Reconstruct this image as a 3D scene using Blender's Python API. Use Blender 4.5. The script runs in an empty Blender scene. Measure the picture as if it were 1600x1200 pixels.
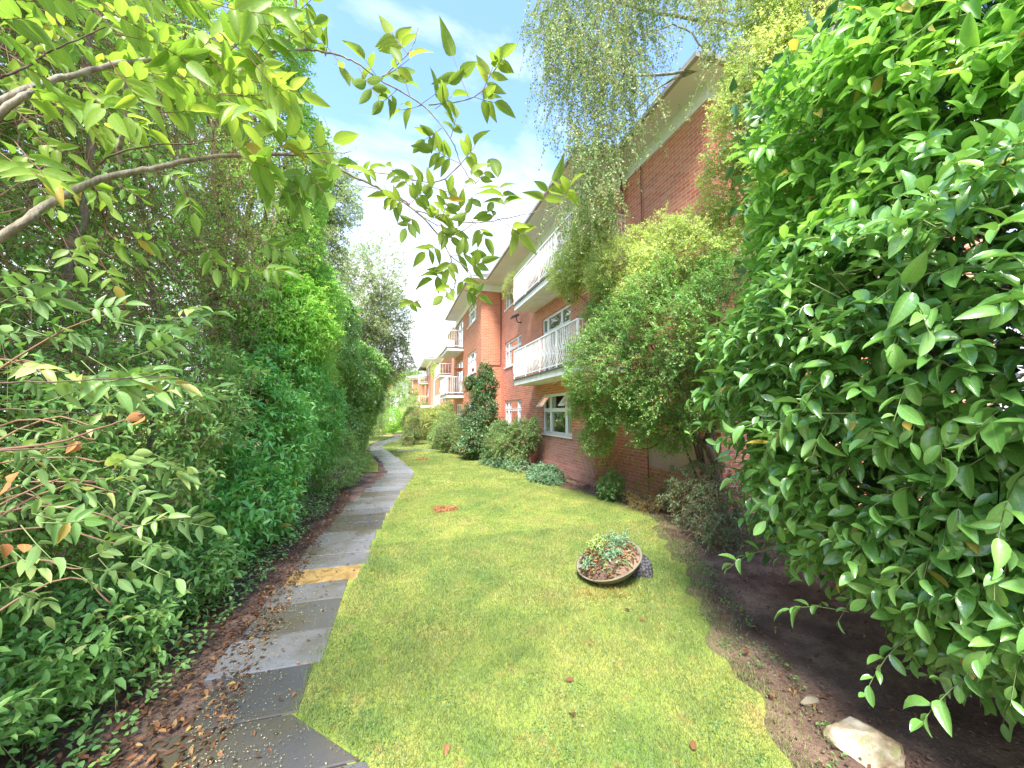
import bpy, math, random
import numpy as np
R = math.radians
sc = bpy.context.scene
# ------------------------------------------------------------------ camera, sky, sun, exposure
YAW, PIT, CH, F = R(16.9), R(4.3), 1.75, 600.0
cam = bpy.data.cameras.new("camera"); co = bpy.data.objects.new("camera", cam)
sc.collection.objects.link(co); sc.camera = co
cam.sensor_width = 36; cam.lens = 36 * F / 1600; cam.clip_start = .02; cam.clip_end = 3000
co.location = (0, 0, CH); co.rotation_euler = (R(90) + PIT, 0, -YAW)
SUN_EL, SUN_AZ = R(56), R(205)          # azimuth clockwise from +Y (the facade runs along +Y)
w = bpy.data.worlds.new("World"); sc.world = w; w.use_nodes = True
nt = w.node_tree; nt.nodes.clear(); nn = nt.nodes.new; lk = nt.links.new
sky = nn("ShaderNodeTexSky"); sky.sky_type = 'NISHITA'; sky.sun_disc = False
sky.sun_elevation = SUN_EL; sky.sun_rotation = SUN_AZ; sky.air_density = 1.0; sky.dust_density = .6; sky.ozone_density = 5.0
tc = nn("ShaderNodeTexCoord"); mp = nn("ShaderNodeMapping"); mp.inputs['Scale'].default_value = (1.3, 1.3, 3.2)
mp.inputs['Location'].default_value = (.35, .2, .1)
nz = nn("ShaderNodeTexNoise"); nz.inputs['Scale'].default_value = 1.6; nz.inputs['Detail'].default_value = 7; nz.inputs['Roughness'].default_value = .55
nz.inputs['Distortion'].default_value = .4
sx = nn("ShaderNodeSeparateXYZ"); hr = nn("ShaderNodeMapRange")
hr.inputs['From Min'].default_value = .12; hr.inputs['From Max'].default_value = .75
hr.inputs['To Min'].default_value = .36; hr.inputs['To Max'].default_value = -.16
ad = nn("ShaderNodeMath"); ad.operation = 'ADD'
cr = nn("ShaderNodeValToRGB"); cr.color_ramp.elements[0].position = .44; cr.color_ramp.elements[1].position = .78
mx = nn("ShaderNodeMix"); mx.data_type = 'RGBA'; mx.inputs['B'].default_value = (3.1, 3.12, 3.45, 1)
bg = nn("ShaderNodeBackground"); bg.inputs['Strength'].default_value = .15
wo = nn("ShaderNodeOutputWorld")
lk(tc.outputs['Generated'], mp.inputs['Vector']); lk(mp.outputs[0], nz.inputs['Vector'])
lk(tc.outputs['Generated'], sx.inputs[0]); lk(sx.outputs['Z'], hr.inputs['Value'])
lk(nz.outputs['Fac'], ad.inputs[0]); lk(hr.outputs[0], ad.inputs[1]); lk(ad.outputs[0], cr.inputs[0])
lk(cr.outputs[0], mx.inputs['Factor']); lk(sky.outputs[0], mx.inputs['A']); lk(mx.outputs['Result'], bg.inputs['Color']); lk(bg.outputs[0], wo.inputs[0])
sl = bpy.data.lights.new("sun", 'SUN'); so = bpy.data.objects.new("sun", sl); sc.collection.objects.link(so)
sl.energy = 2.4; sl.angle = R(16); sl.color = (1, .95, .86)
so.rotation_euler = (R(90) - SUN_EL, 0, -SUN_AZ + math.pi)
so.location = (0, 0, 30)
vs = sc.view_settings; vs.view_transform = 'Standard'; vs.look = 'None'; vs.exposure = 2.15; vs.gamma = 1; vs.use_curve_mapping = False
sc.cycles.max_bounces = 8; sc.cycles.transparent_max_bounces = 8
sc.cycles.diffuse_bounces = 6

# ------------------------------------------------------------------ projection helpers (plan a point from the survey of the photograph)
fv = np.array((math.sin(YAW)*math.cos(PIT), math.cos(YAW)*math.cos(PIT), math.sin(PIT)))
rv = np.array((math.cos(YAW), -math.sin(YAW), 0))
uv_ = np.array((-math.sin(YAW)*math.sin(PIT), -math.cos(YAW)*math.sin(PIT), math.cos(PIT)))
def Pt(x, y, t): return np.array((0, 0, CH)) + t*(fv + (x-800)/F*rv + (600-y)/F*uv_)

rng = np.random.default_rng(7)
col = sc.collection
# ------------------------------------------------------------------ object helpers
def tag(o, label, cat, group=None, kind=None):
    if label: o['label'] = label
    if cat: o['category'] = cat
    if group: o['group'] = group
    if kind: o['kind'] = kind
    return o
def empty(name, loc, label, cat, group=None):
    o = bpy.data.objects.new(name, None); col.objects.link(o); o.location = loc
    o.empty_display_size = .1
    return tag(o, label, cat, group)
def link(name, me, mat, parent=None):
    o = bpy.data.objects.new(name, me); col.objects.link(o)
    if mat: me.materials.append(mat)
    if parent is not None:
        o.parent = parent
        o.matrix_parent_inverse = parent_inv(parent)
    return o
def parent_inv(p):
    from mathutils import Matrix
    m = Matrix.Identity(4); q = p; 
    M = Matrix.Identity(4)
    while q is not None:
        M = q.matrix_parent_inverse @ q.matrix_basis @ M if q.parent else q.matrix_basis @ M
        q = q.parent
    return M.inverted()
def npmesh(name, V, loops, totals, smooth=False, attr=None):
    me = bpy.data.meshes.new(name)
    V = np.ascontiguousarray(V, dtype=np.float32); loops = np.ascontiguousarray(loops, dtype=np.int32)
    totals = np.ascontiguousarray(totals, dtype=np.int32)
    me.vertices.add(len(V)); me.vertices.foreach_set('co', V.ravel())
    me.loops.add(len(loops)); me.loops.foreach_set('vertex_index', loops)
    me.polygons.add(len(totals)); st = np.zeros(len(totals), np.int32); st[1:] = np.cumsum(totals)[:-1]
    me.polygons.foreach_set('loop_start', st)
    if smooth: me.polygons.foreach_set('use_smooth', np.ones(len(totals), bool))
    if attr is not None:
        a = me.attributes.new('leaf', 'FLOAT_VECTOR', 'POINT'); a.data.foreach_set('vector', np.ascontiguousarray(attr, dtype=np.float32).ravel())
    me.update(calc_edges=True)
    return me
class MB:
    """collects boxes, quads and prisms into one mesh"""
    def __init__(s): s.V = []; s.F = []
    def add(s, vs_, fs):
        n = len(s.V); s.V += [tuple(v) for v in vs_]; s.F += [tuple(i+n for i in f) for f in fs]; return s
    def box(s, x0, x1, y0, y1, z0, z1):
        return s.add([(x0,y0,z0),(x1,y0,z0),(x1,y1,z0),(x0,y1,z0),(x0,y0,z1),(x1,y0,z1),(x1,y1,z1),(x0,y1,z1)],
                     [(0,3,2,1),(4,5,6,7),(0,1,5,4),(1,2,6,5),(2,3,7,6),(3,0,4,7)])
    def quad(s, a, b, c, d): return s.add([a,b,c,d], [(0,1,2,3)])
    def tube(s, pts, r, n=8, cap=True):
        pts = [np.array(p, float) for p in pts]; m = len(pts)
        rr = r if hasattr(r, '__len__') else [r]*m
        rings = []
        for i, p in enumerate(pts):
            d = pts[min(i+1, m-1)] - pts[max(i-1, 0)]; d = d/(np.linalg.norm(d)+1e-9)
            a = np.cross(d, (0,0,1) if abs(d[2]) < .9 else (1,0,0)); a /= np.linalg.norm(a); b = np.cross(d, a)
            rings.append([p + rr[i]*(math.cos(2*math.pi*k/n)*a + math.sin(2*math.pi*k/n)*b) for k in range(n)])
        vs_ = [v for ring in rings for v in ring]; fs = []
        for i in range(m-1):
            for k in range(n):
                fs.append((i*n+k, i*n+(k+1)%n, (i+1)*n+(k+1)%n, (i+1)*n+k))
        if cap: fs += [tuple(range(n))[::-1], tuple((m-1)*n+k for k in range(n))]
        return s.add(vs_, fs)
    def lathe(s, prof, c, axis=(0,0,1), n=32):
        ax = np.array(axis, float); ax /= np.linalg.norm(ax)
        a = np.cross(ax, (0,0,1) if abs(ax[2]) < .9 else (1,0,0)); a /= np.linalg.norm(a); b = np.cross(ax, a); c = np.array(c, float)
        vs_ = [c + ax*h + r*(math.cos(2*math.pi*k/n)*a + math.sin(2*math.pi*k/n)*b) for r, h in prof for k in range(n)]
        fs = [(i*n+k, i*n+(k+1)%n, (i+1)*n+(k+1)%n, (i+1)*n+k) for i in range(len(prof)-1) for k in range(n)]
        return s.add(vs_, fs)
    def build(s, name, mat, parent=None, smooth=False):
        me = bpy.data.meshes.new(name); me.from_pydata(s.V, [], s.F); me.update()
        if smooth: me.polygons.foreach_set('use_smooth', np.ones(len(me.polygons), bool))
        return link(name, me, mat, parent)
def bevel(o, wd=.01, seg=2):
    m = o.modifiers.new("b", 'BEVEL'); m.width = wd; m.segments = seg; m.limit_method = 'ANGLE'; return o

# ------------------------------------------------------------------ materials
class NT:
    def __init__(s, name):
        s.m = bpy.data.materials.new(name); s.m.use_nodes = True; s.t = s.m.node_tree; s.t.nodes.clear()
        s.out = s.n("ShaderNodeOutputMaterial")
    def n(s, k, **kw):
        nd = s.t.nodes.new(k)
        for a, b in kw.items(): setattr(nd, a, b)
        return nd
    def l(s, a, b): s.t.links.new(a, b)
    def math(s, op, a, b=None, c=None, clamp=False):
        nd = s.n("ShaderNodeMath", operation=op, use_clamp=clamp)
        for i, v in enumerate((a, b, c)):
            if v is None: continue
            if isinstance(v, (int, float)): nd.inputs[i].default_value = v
            else: s.l(v, nd.inputs[i])
        return nd.outputs[0]
    def noise(s, vec, scale, detail=4, rough=.5):
        nd = s.n("ShaderNodeTexNoise"); nd.inputs['Scale'].default_value = scale; nd.inputs['Detail'].default_value = detail
        nd.inputs['Roughness'].default_value = rough
        if vec is not None: s.l(vec, nd.inputs['Vector'])
        return nd.outputs['Fac']
    def ramp(s, fac, stops):
        nd = s.n("ShaderNodeValToRGB"); e = nd.color_ramp.elements
        while len(e) < len(stops): e.new(.5)
        for i, (p, c) in enumerate(stops): e[i].position = p; e[i].color = (*c, 1) if len(c) == 3 else c
        s.l(fac, nd.inputs[0]); return nd.outputs[0]
    def mix(s, f, a, b, mode='MIX'):
        nd = s.n("ShaderNodeMix", data_type='RGBA', blend_type=mode)
        for k, v in (('Factor', f), ('A', a), ('B', b)):
            if isinstance(v, (int, float)): nd.inputs[k].default_value = v
            elif isinstance(v, tuple): nd.inputs[k].default_value = (*v, 1) if len(v) == 3 else v
            else: s.l(v, nd.inputs[k])
        return nd.outputs['Result']
    def bsdf(s, colr, rough=.6, spec=.5, metal=0, bump=None, bstr=.3, bdist=.01):
        b = s.n("ShaderNodeBsdfPrincipled"); b.inputs['Metallic'].default_value = metal
        b.inputs['Specular IOR Level'].default_value = spec
        for k, v in (('Base Color', colr), ('Roughness', rough)):
            if isinstance(v, tuple): b.inputs[k].default_value = (*v, 1)
            elif isinstance(v, (int, float)): b.inputs[k].default_value = v
            else: s.l(v, b.inputs[k])
        if bump is not None:
            bm = s.n("ShaderNodeBump"); bm.inputs['Strength'].default_value = bstr; bm.inputs['Distance'].default_value = bdist
            s.l(bump, bm.inputs['Height']); s.l(bm.outputs[0], b.inputs['Normal'])
        return b
    def done(s, sh): s.l(sh.outputs[0] if hasattr(sh, 'outputs') else sh, s.out.inputs[0]); return s.m
def pos(t):
    g = t.n("ShaderNodeNewGeometry"); return g.outputs['Position']

GAIN = dict(scrub_leaf=1.9, privet_leaf=1.35, laurel_leaf_left=2.6, ivy_leaf=2.3, ivy_dark=2.7, ash_leaf=1.8, shrub_yellow=1.3, laurel_leaf=1.3, climber_leaf=1.8, firethorn_leaf=1.25, elder_leaf_bright=.8, elder_leaf=.75, laurel_leaf_lit=1.05, birch_leaf=1.25, camellia_leaf=1.3)
def leaf_mat(name, stops, rough=.4, spec=.5, trans=.35, vein=.25, back=.25, veins=True, freckle=0.0):
    gn = GAIN.get(name, 1.); sr_, sb_ = (.2, .08)
    if name.startswith('laurel_leaf'): sr_ = .13
    if name in ('birch_leaf', 'climber_leaf', 'birch_far', 'firethorn_leaf', 'shrub_yellow', 'scrub_pale', 'camellia_leaf', 'shrub_leaf', 'glaucous_leaf'): sr_, sb_ = .06, .12
    if name in ('fallen_leaf', 'dead_leaf', 'dry_stem_leaf', 'seed_litter'): sr_ = sb_ = 0
    stops = [(p_, (min(.8, gn*(c_[0]+sr_*c_[1])), min(.8, gn*c_[1]), min(.8, gn*(c_[2]+sb_*c_[1])))) for p_, c_ in stops]
    t = NT(name); a = t.n("ShaderNodeAttribute", attribute_name='leaf'); s_ = t.n("ShaderNodeSeparateXYZ"); t.l(a.outputs['Vector'], s_.inputs[0])
    u, v, r = s_.outputs
    p = pos(t); nzf = t.noise(p, 1.3, 2)
    f = t.math('ADD', t.math('MULTIPLY', r, .75), t.math('MULTIPLY', t.math('SUBTRACT', nzf, .35), .8), clamp=True)
    c = t.ramp(f, stops)
    if veins:
        av = t.math('ABSOLUTE', v)
        mid = t.math('LESS_THAN', av, .07)
        side = t.math('GREATER_THAN', t.math('SINE', t.math('MULTIPLY', t.math('SUBTRACT', u, t.math('MULTIPLY', av, .22)), 46)), .86)
        vm = t.math('MAXIMUM', mid, t.math('MULTIPLY', side, .4))
        c = t.mix(t.math('MULTIPLY', vm, vein), c, (.45, .6, .22))
    hsh = t.math('GREATER_THAN', t.math('FRACT', t.math('MULTIPLY', r, 137.3)), .985)
    c = t.mix(t.math('MULTIPLY', hsh, .8), c, (.55, .36, .07))
    if freckle:
        sp = t.math('GREATER_THAN', t.noise(p, 90, 1), .72)
        c = t.mix(t.math('MULTIPLY', sp, freckle), c, (.16, .11, .04))
    g = t.n("ShaderNodeNewGeometry")
    c2 = t.mix(t.math('MULTIPLY', g.outputs['Backfacing'], back), c, (.32, .45, .2))
    rr = t.math('ADD', rough, t.math('MULTIPLY', t.math('SUBTRACT', t.noise(p, 14, 2), .5), .3), clamp=True)
    rr = t.math('ADD', rr, t.math('MULTIPLY', g.outputs['Backfacing'], .25), clamp=True)
    b = t.bsdf(c2, rr, spec, bump=t.noise(p, 60, 2), bstr=.25, bdist=.004)
    tr = t.n("ShaderNodeBsdfTranslucent"); hc = t.mix(.55, c, (1., 1., .35), 'MULTIPLY'); hb = t.mix(1., hc, (1.5, 1.5, 1.5), 'MULTIPLY'); t.l(hb, tr.inputs[0])
    ms = t.n("ShaderNodeMixShader"); ms.inputs[0].default_value = trans
    t.l(b.outputs[0], ms.inputs[1]); t.l(tr.outputs[0], ms.inputs[2])
    return t.done(ms)
def plain(name, c, rough=.6, spec=.4, nscale=6, namt=.25, bstr=.2, metal=0, bscale=60):
    t = NT(name); p = pos(t); n1 = t.noise(p, nscale, 5, .6)
    cc = t.mix(t.math('MULTIPLY', t.math('SUBTRACT', n1, .42, clamp=True), namt*4, clamp=True), c, tuple(x*.45 for x in c))
    return t.done(t.bsdf(cc, rough, spec, metal, bump=t.noise(p, bscale, 3), bstr=bstr, bdist=.005))
def brick_mat(name, c1, c2, mortar, weather=.35):
    t = NT(name); g = t.n("ShaderNodeNewGeometry"); ps = t.n("ShaderNodeSeparateXYZ"); t.l(g.outputs['Position'], ps.inputs[0])
    ns = t.n("ShaderNodeSeparateXYZ"); t.l(g.outputs['True Normal'], ns.inputs[0])
    isx = t.math('GREATER_THAN', t.math('ABSOLUTE', ns.outputs['X']), .5)
    u = t.math('ADD', t.math('MULTIPLY', ps.outputs['Y'], isx), t.math('MULTIPLY', ps.outputs['X'], t.math('SUBTRACT', 1, isx)))
    cb = t.n("ShaderNodeCombineXYZ"); t.l(u, cb.inputs[0]); t.l(ps.outputs['Z'], cb.inputs[1])
    br = t.n("ShaderNodeTexBrick"); t.l(cb.outputs[0], br.inputs['Vector']); br.inputs['Scale'].default_value = 1
    br.inputs['Brick Width'].default_value = .225; br.inputs['Row Height'].default_value = .075; br.inputs['Mortar Size'].default_value = .0065
    br.inputs['Mortar Smooth'].default_value = .25; br.inputs['Bias'].default_value = 0
    br.inputs['Color1'].default_value = (*c1, 1); br.inputs['Color2'].default_value = (*c2, 1); br.inputs['Mortar'].default_value = (*mortar, 1)
    n1 = t.noise(g.outputs['Position'], .7, 6, .65); n2 = t.noise(g.outputs['Position'], 22, 3)
    c = t.mix(t.math('MULTIPLY', t.math('SUBTRACT', n1, .4, clamp=True), weather*4, clamp=True), br.outputs['Color'], (.5, .3, .24))
    c = t.mix(t.math('MULTIPLY', n2, .45), c, (.75, .72, .7), 'MULTIPLY')
    rowid = t.math('FLOOR', t.math('DIVIDE', ps.outputs['Z'], .075))
    colid = t.math('FLOOR', t.math('DIVIDE', u, .225))
    wn = t.n("ShaderNodeTexWhiteNoise"); cc = t.n("ShaderNodeCombineXYZ"); t.l(rowid, cc.inputs[0]); t.l(colid, cc.inputs[1]); t.l(cc.outputs[0], wn.inputs['Vector'])
    dk = t.math('MULTIPLY', t.math('GREATER_THAN', wn.outputs['Value'], .86), t.math('SUBTRACT', 1, br.outputs['Fac']))
    c = t.mix(t.math('MULTIPLY', dk, .3), c, (.25, .08, .06))
    h = t.math('ADD', t.math('MULTIPLY', t.math('SUBTRACT', 1, br.outputs['Fac']), 1.), t.math('MULTIPLY', n2, .3))
    return t.done(t.bsdf(c, .85, .25, bump=h, bstr=.5, bdist=.008))

M = {}
M['brick'] = brick_mat('brick', (.66, .18, .10), (.76, .29, .17), (.78, .6, .5))
M['brick_tower'] = brick_mat('brick_tower', (.58, .19, .10), (.66, .25, .135), (.60, .40, .3), .25)
M['brick_old'] = brick_mat('brick_old', (.42, .15, .115), (.55, .25, .2), (.58, .46, .42), .7)
M['white'] = plain('white_paint', (.9, .9, .89), .45, .4, 3, .07, .08)
M['soffit'] = plain('soffit_paint', (.86, .8, .82), .6, .3, 1.5, .12, .1)
M['fascia'] = plain('fascia', (.9, .9, .92), .5, .3, 2, .08, .08)
M['gutter'] = plain('gutter', (.12, .11, .11), .5, .4)
M['slabedge'] = plain('slab_edge', (.85, .83, .79), .7, .3, 5, .3, .2)
M['panel'] = plain('balcony_panel', (.86, .86, .88), .35, .5, 3, .08, .1)
M['roof'] = plain('roof_felt', (.2, .19, .2), .9)
M['render'] = plain('render', (.62, .42, .36), .9, .2, 3, .2, .3)
M['concrete'] = plain('concrete', (.24, .21, .15), .9, .2, 7, .5, .6)
M['black'] = plain('black_plastic', (.03, .03, .035), .4)
M['pipe'] = plain('pipe', (.2, .09, .07), .5)
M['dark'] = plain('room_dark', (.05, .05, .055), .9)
M['room'] = plain('room_wall', (.32, .31, .29), .9)
M['curtain'] = plain('curtain', (.75, .75, .73), .9, .1)
M['terracotta'] = plain('terracotta', (.45, .17, .09), .8)
t = NT('glass'); fr = t.n("ShaderNodeFresnel"); fr.inputs[0].default_value = 1.6
gl = t.n("ShaderNodeBsdfGlossy"); gl.inputs['Roughness'].default_value = .02; gl.inputs[0].default_value = (.95, .97, 1, 1)
tp = t.n("ShaderNodeBsdfTransparent"); tp.inputs[0].default_value = (.75, .8, .8, 1)
ms = t.n("ShaderNodeMixShader"); t.l(t.math('ADD', t.math('MULTIPLY', fr.outputs[0], 1.6), .3, clamp=True), ms.inputs[0]); t.l(tp.outputs[0], ms.inputs[1]); t.l(gl.outputs[0], ms.inputs[2])
M['glass'] = t.done(ms)
def bark(name, c1, c2, sc_=18):
    t = NT(name); p = pos(t); m_ = t.n("ShaderNodeMapping"); m_.inputs['Scale'].default_value = (1, 1, .25); t.l(p, m_.inputs[0])
    n1 = t.noise(m_.outputs[0], sc_, 6, .7)
    return t.done(t.bsdf(t.ramp(n1, [(.35, c1), (.65, c2)]), .85, .2, bump=n1, bstr=.7, bdist=.01))
M['bark'] = bark('bark', (.09, .06, .04), (.22, .17, .12))
M['bark_grey'] = bark('bark_grey', (.15, .12, .09), (.4, .35, .27), 40)
M['bark_birch'] = bark('bark_birch', (.12, .1, .09), (.5, .47, .45), 12)
M['twig'] = plain('twig', (.36, .22, .14), .8, .2, 2, .5, .2)
M['twig_pale'] = plain('twig_pale', (.40, .30, .20), .8, .2, 2, .5, .2)
M['twig_green'] = plain('twig_green', (.22, .28, .1), .6, .3)
M['twig_red'] = plain('twig_red', (.25, .12, .09), .7, .3)
M['stem_green'] = M['twig_green']
# greens
M['laurel'] = leaf_mat('laurel_leaf', [(0, (.035, .14, .018)), (.35, (.07, .24, .03)), (.75, (.13, .36, .05)), (1, (.24, .5, .08))], .24, 1., .2, .3, .2, freckle=.35)
M['laurel_top'] = leaf_mat('laurel_leaf_lit', [(0, (.08, .28, .03)), (.4, (.15, .44, .04)), (1, (.30, .62, .08))], .3, .5, .4, .3, .2)  # same laurel leaf; light through the upper leaves painted in as brighter green
M['laurel_left'] = leaf_mat('laurel_leaf_left', [(0, (.025, .13, .02)), (.5, (.06, .22, .035)), (1, (.13, .34, .06))], .27, .6, .28, .2, .15)
M['ash'] = leaf_mat('ash_leaf', [(0, (.05, .22, .02)), (.5, (.11, .36, .03)), (1, (.22, .5, .05))], .4, .4, .38, .2, .15)
M['elder'] = leaf_mat('elder_leaf', [(0, (.12, .28, .02)), (.45, (.2, .42, .03)), (.85, (.33, .55, .05)), (1, (.5, .55, .12))], .5, .3, .5, .3, .1, freckle=.3)
M['elder_bright'] = leaf_mat('elder_leaf_bright', [(0, (.1, .3, .02)), (.4, (.2, .48, .03)), (.9, (.35, .62, .05)), (1, (.6, .62, .25))], .42, .35, .5, .3, .1, freckle=.25)
M['scrub'] = leaf_mat('scrub_leaf', [(0, (.025, .12, .022)), (.35, (.06, .22, .035)), (.75, (.14, .36, .065)), (.93, (.32, .48, .11)), (1, (.55, .5, .16))], .32, .45, .3, .25, .3)
M['privet'] = leaf_mat('privet_leaf', [(0, (.03, .13, .02)), (.4, (.07, .23, .04)), (.8, (.15, .36, .07)), (.94, (.34, .46, .12)), (1, (.55, .5, .18))], .35, .45, .3, .25, .3)
M['scrub_pale'] = leaf_mat('scrub_pale', [(0, (.1, .25, .06)), (.5, (.25, .4, .1)), (.85, (.5, .55, .2)), (1, (.6, .5, .25))], .45, .4, .35, .25, .2)
M['ivy'] = leaf_mat('ivy_leaf', [(0, (.03, .12, .015)), (.5, (.08, .24, .025)), (.85, (.16, .38, .04)), (1, (.35, .45, .06))], .35, .5, .3, .2, .15)
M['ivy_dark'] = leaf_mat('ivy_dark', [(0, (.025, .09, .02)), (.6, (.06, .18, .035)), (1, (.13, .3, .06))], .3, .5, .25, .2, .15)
M['birch'] = leaf_mat('birch_leaf', [(0, (.11, .19, .06)), (.5, (.2, .31, .1)), (.85, (.34, .42, .15)), (1, (.48, .42, .13))], .5, .3, .3, 0, .3, veins=False)
M['birch_far'] = leaf_mat('birch_far', [(0, (.16, .27, .09)), (.5, (.3, .44, .16)), (1, (.46, .55, .25))], .5, .3, .4, 0, .3, veins=False)
M['berry'] = leaf_mat('firethorn_leaf', [(0, (.05, .16, .025)), (.4, (.12, .30, .05)), (.8, (.25, .45, .08)), (.93, (.42, .52, .12)), (1, (.65, .38, .15))], .35, .45, .35, 0, .25, veins=False)
M['climber'] = leaf_mat('climber_leaf', [(0, (.12, .2, .04)), (.5, (.26, .36, .08)), (.85, (.42, .48, .13)), (1, (.62, .5, .2))], .5, .3, .35, 0, .3, veins=False)
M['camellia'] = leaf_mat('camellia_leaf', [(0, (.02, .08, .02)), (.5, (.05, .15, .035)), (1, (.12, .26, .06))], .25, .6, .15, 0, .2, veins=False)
M['shrub_a'] = leaf_mat('shrub_leaf', [(0, (.06, .18, .04)), (.5, (.14, .3, .06)), (1, (.28, .46, .1))], .45, .4, .3, 0, .25, veins=False)
M['shrub_y'] = leaf_mat('shrub_yellow', [(0, (.14, .26, .04)), (.5, (.3, .42, .08)), (.85, (.48, .5, .13)), (1, (.6, .42, .15))], .5, .3, .35, 0, .25, veins=False)
M['bedshrub'] = leaf_mat('bed_shrub_leaf', [(0, (.04, .11, .035)), (.5, (.1, .22, .08)), (1, (.22, .36, .16))], .4, .4, .2, 0, .2, veins=False)
M['glauc'] = leaf_mat('glaucous_leaf', [(0, (.08, .2, .08)), (.5, (.18, .34, .15)), (1, (.32, .48, .24))], .5, .3, .2, 0, .2, veins=False)
M['far_tree'] = leaf_mat('far_tree_leaf', [(0, (.1, .24, .04)), (.5, (.2, .4, .08)), (1, (.35, .55, .13))], .6, .2, .35, 0, .2, veins=False)
M['far_dark'] = leaf_mat('far_tree_dark', [(0, (.05, .11, .05)), (.5, (.11, .19, .09)), (1, (.2, .28, .13))], .6, .2, .3, 0, .2, veins=False)
M['bamboo'] = leaf_mat('dry_stem_leaf', [(0, (.35, .25, .06)), (.6, (.5, .38, .1)), (1, (.6, .5, .2))], .6, .2, .3, 0, .2, veins=False)
M['litter'] = leaf_mat('fallen_leaf', [(0, (.04, .022, .016)), (.45, (.12, .055, .03)), (.75, (.28, .11, .05)), (.9, (.45, .25, .09)), (1, (.6, .48, .22))], .55, .4, .12, .1, .2)
M['seed'] = leaf_mat('seed_litter', [(0, (.16, .12, .05)), (.6, (.4, .34, .18)), (1, (.7, .62, .4))], .6, .3, .1, 0, 0, veins=False)
M['dead_leaf'] = leaf_mat('dead_leaf', [(0, (.35, .13, .05)), (.6, (.5, .2, .08)), (1, (.65, .38, .15))], .6, .3, .3, .2, .1)

# ------------------------------------------------------------------ foliage engine
def template(stations, fold=.18, curl=.15, profile='ovate', ripple=0.):
    V = []; A = []; L = []; T = []
    def wdt(t):
        if profile == 'ovate': return (math.sin(math.pi*t**.8)**.9)*(1-.25*t)
        if profile == 'elliptic': return math.sin(math.pi*t)**.75
        if profile == 'obovate': return math.sin(math.pi*t**1.25)**.8
        if profile == 'lance': return math.sin(math.pi*t**.75)**1.2
    ids = []
    for i, t_ in enumerate(stations):
        z = -curl*t_*t_
        if i == 0 or i == len(stations)-1:
            ids.append((len(V),)); V.append((t_, 0, z)); A.append((t_, 0))
        else:
            w_ = wdt(t_)*.5; rp = ripple*math.sin(i*2.4)
            ids.append((len(V), len(V)+1, len(V)+2))
            V += [(t_, -w_, z+fold*w_+rp), (t_, 0, z), (t_, w_, z+fold*w_-rp)]; A += [(t_, -1), (t_, 0), (t_, 1)]
    for a, b in zip(ids[:-1], ids[1:]):
        if len(a) == 1 and len(b) == 3: fs = [(a[0], b[1], b[0]), (a[0], b[2], b[1])]
        elif len(a) == 3 and len(b) == 3: fs = [(a[0], a[1], b[1], b[0]), (a[1], a[2], b[2], b[1])]
        elif len(a) == 3: fs = [(a[0], a[1], b[0]), (a[1], a[2], b[0])]
        for f in fs: L += list(f); T.append(len(f))
    return np.array(V), np.array(A), np.array(L), np.array(T)
TN = template([0, .1, .25, .45, .65, .82, .93, 1], .25, .28, 'ovate', .012)
TE = template([0, .1, .25, .45, .65, .82, .93, 1], .3, .3, 'elliptic', .01)
TM = template([0, .25, .6, .85, 1], .3, .25, 'ovate')
TL = template([0, .2, .45, .75, 1], .3, .3, 'lance')
TS = template([0, .42, 1], .35, .15, 'elliptic')
def nrm(a): return a/(np.linalg.norm(a, axis=-1, keepdims=True)+1e-9)
def leaves(name, T, P, A, N, L, W, mat, parent, rnd=None, smooth=True):
    V, At, Lp, Tt = T; n = len(P); k = len(V)
    A = nrm(A); S = nrm(np.cross(A, N)); N = np.cross(S, A)
    L = np.broadcast_to(L, (n,))[:, None, None]; W = np.broadcast_to(W, (n,))[:, None, None]
    if rnd is None: rnd = rng.random(n)
    curlv = (.4+1.3*rng.random(n))[:, None, None]
    X = P[:, None, :] + A[:, None, :]*(V[None, :, 0:1]*L) + S[:, None, :]*(V[None, :, 1:2]*W) + N[:, None, :]*(V[None, :, 2:3]*L*curlv)
    at = np.empty((n, k, 3)); at[:, :, 0:2] = At[None]; at[:, :, 2] = rnd[:, None]
    lo = (Lp[None, :] + (np.arange(n)*k)[:, None]).ravel()
    me = npmesh(name, X.reshape(-1, 3), lo, np.tile(Tt, n), smooth, at.reshape(-1, 3))
    return link(name, me, mat, parent)
def tubes(name, C, rad, mat, parent, n=3):
    """C (m,s,3) centre lines, rad (m,s)"""
    m, s_, _ = C.shape
    d = np.empty_like(C); d[:, 1:-1] = C[:, 2:]-C[:, :-2]; d[:, 0] = C[:, 1]-C[:, 0]; d[:, -1] = C[:, -1]-C[:, -2]; d = nrm(d)
    ref = np.where(np.abs(d[..., 2:3]) < .9, np.array((0, 0, 1.)), np.array((1., 0, 0)))
    a = nrm(np.cross(d, ref)); b = np.cross(d, a)
    ang = np.arange(n)*2*math.pi/n
    V = C[:, :, None, :] + rad[:, :, None, None]*(np.cos(ang)[:, None]*a[:, :, None, :] + np.sin(ang)[:, None]*b[:, :, None, :])
    i, k = np.meshgrid(np.arange(s_-1), np.arange(n), indexing='ij'); k2 = (k+1) % n
    q = np.stack([i*n+k, i*n+k2, (i+1)*n+k2, (i+1)*n+k], -1).reshape(-1)
    lo = (q[None] + (np.arange(m)*s_*n)[:, None]).ravel()
    me = npmesh(name, V.reshape(-1, 3), lo, np.full(m*(s_-1)*n, 4), True)
    return link(name, me, mat, parent)
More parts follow.
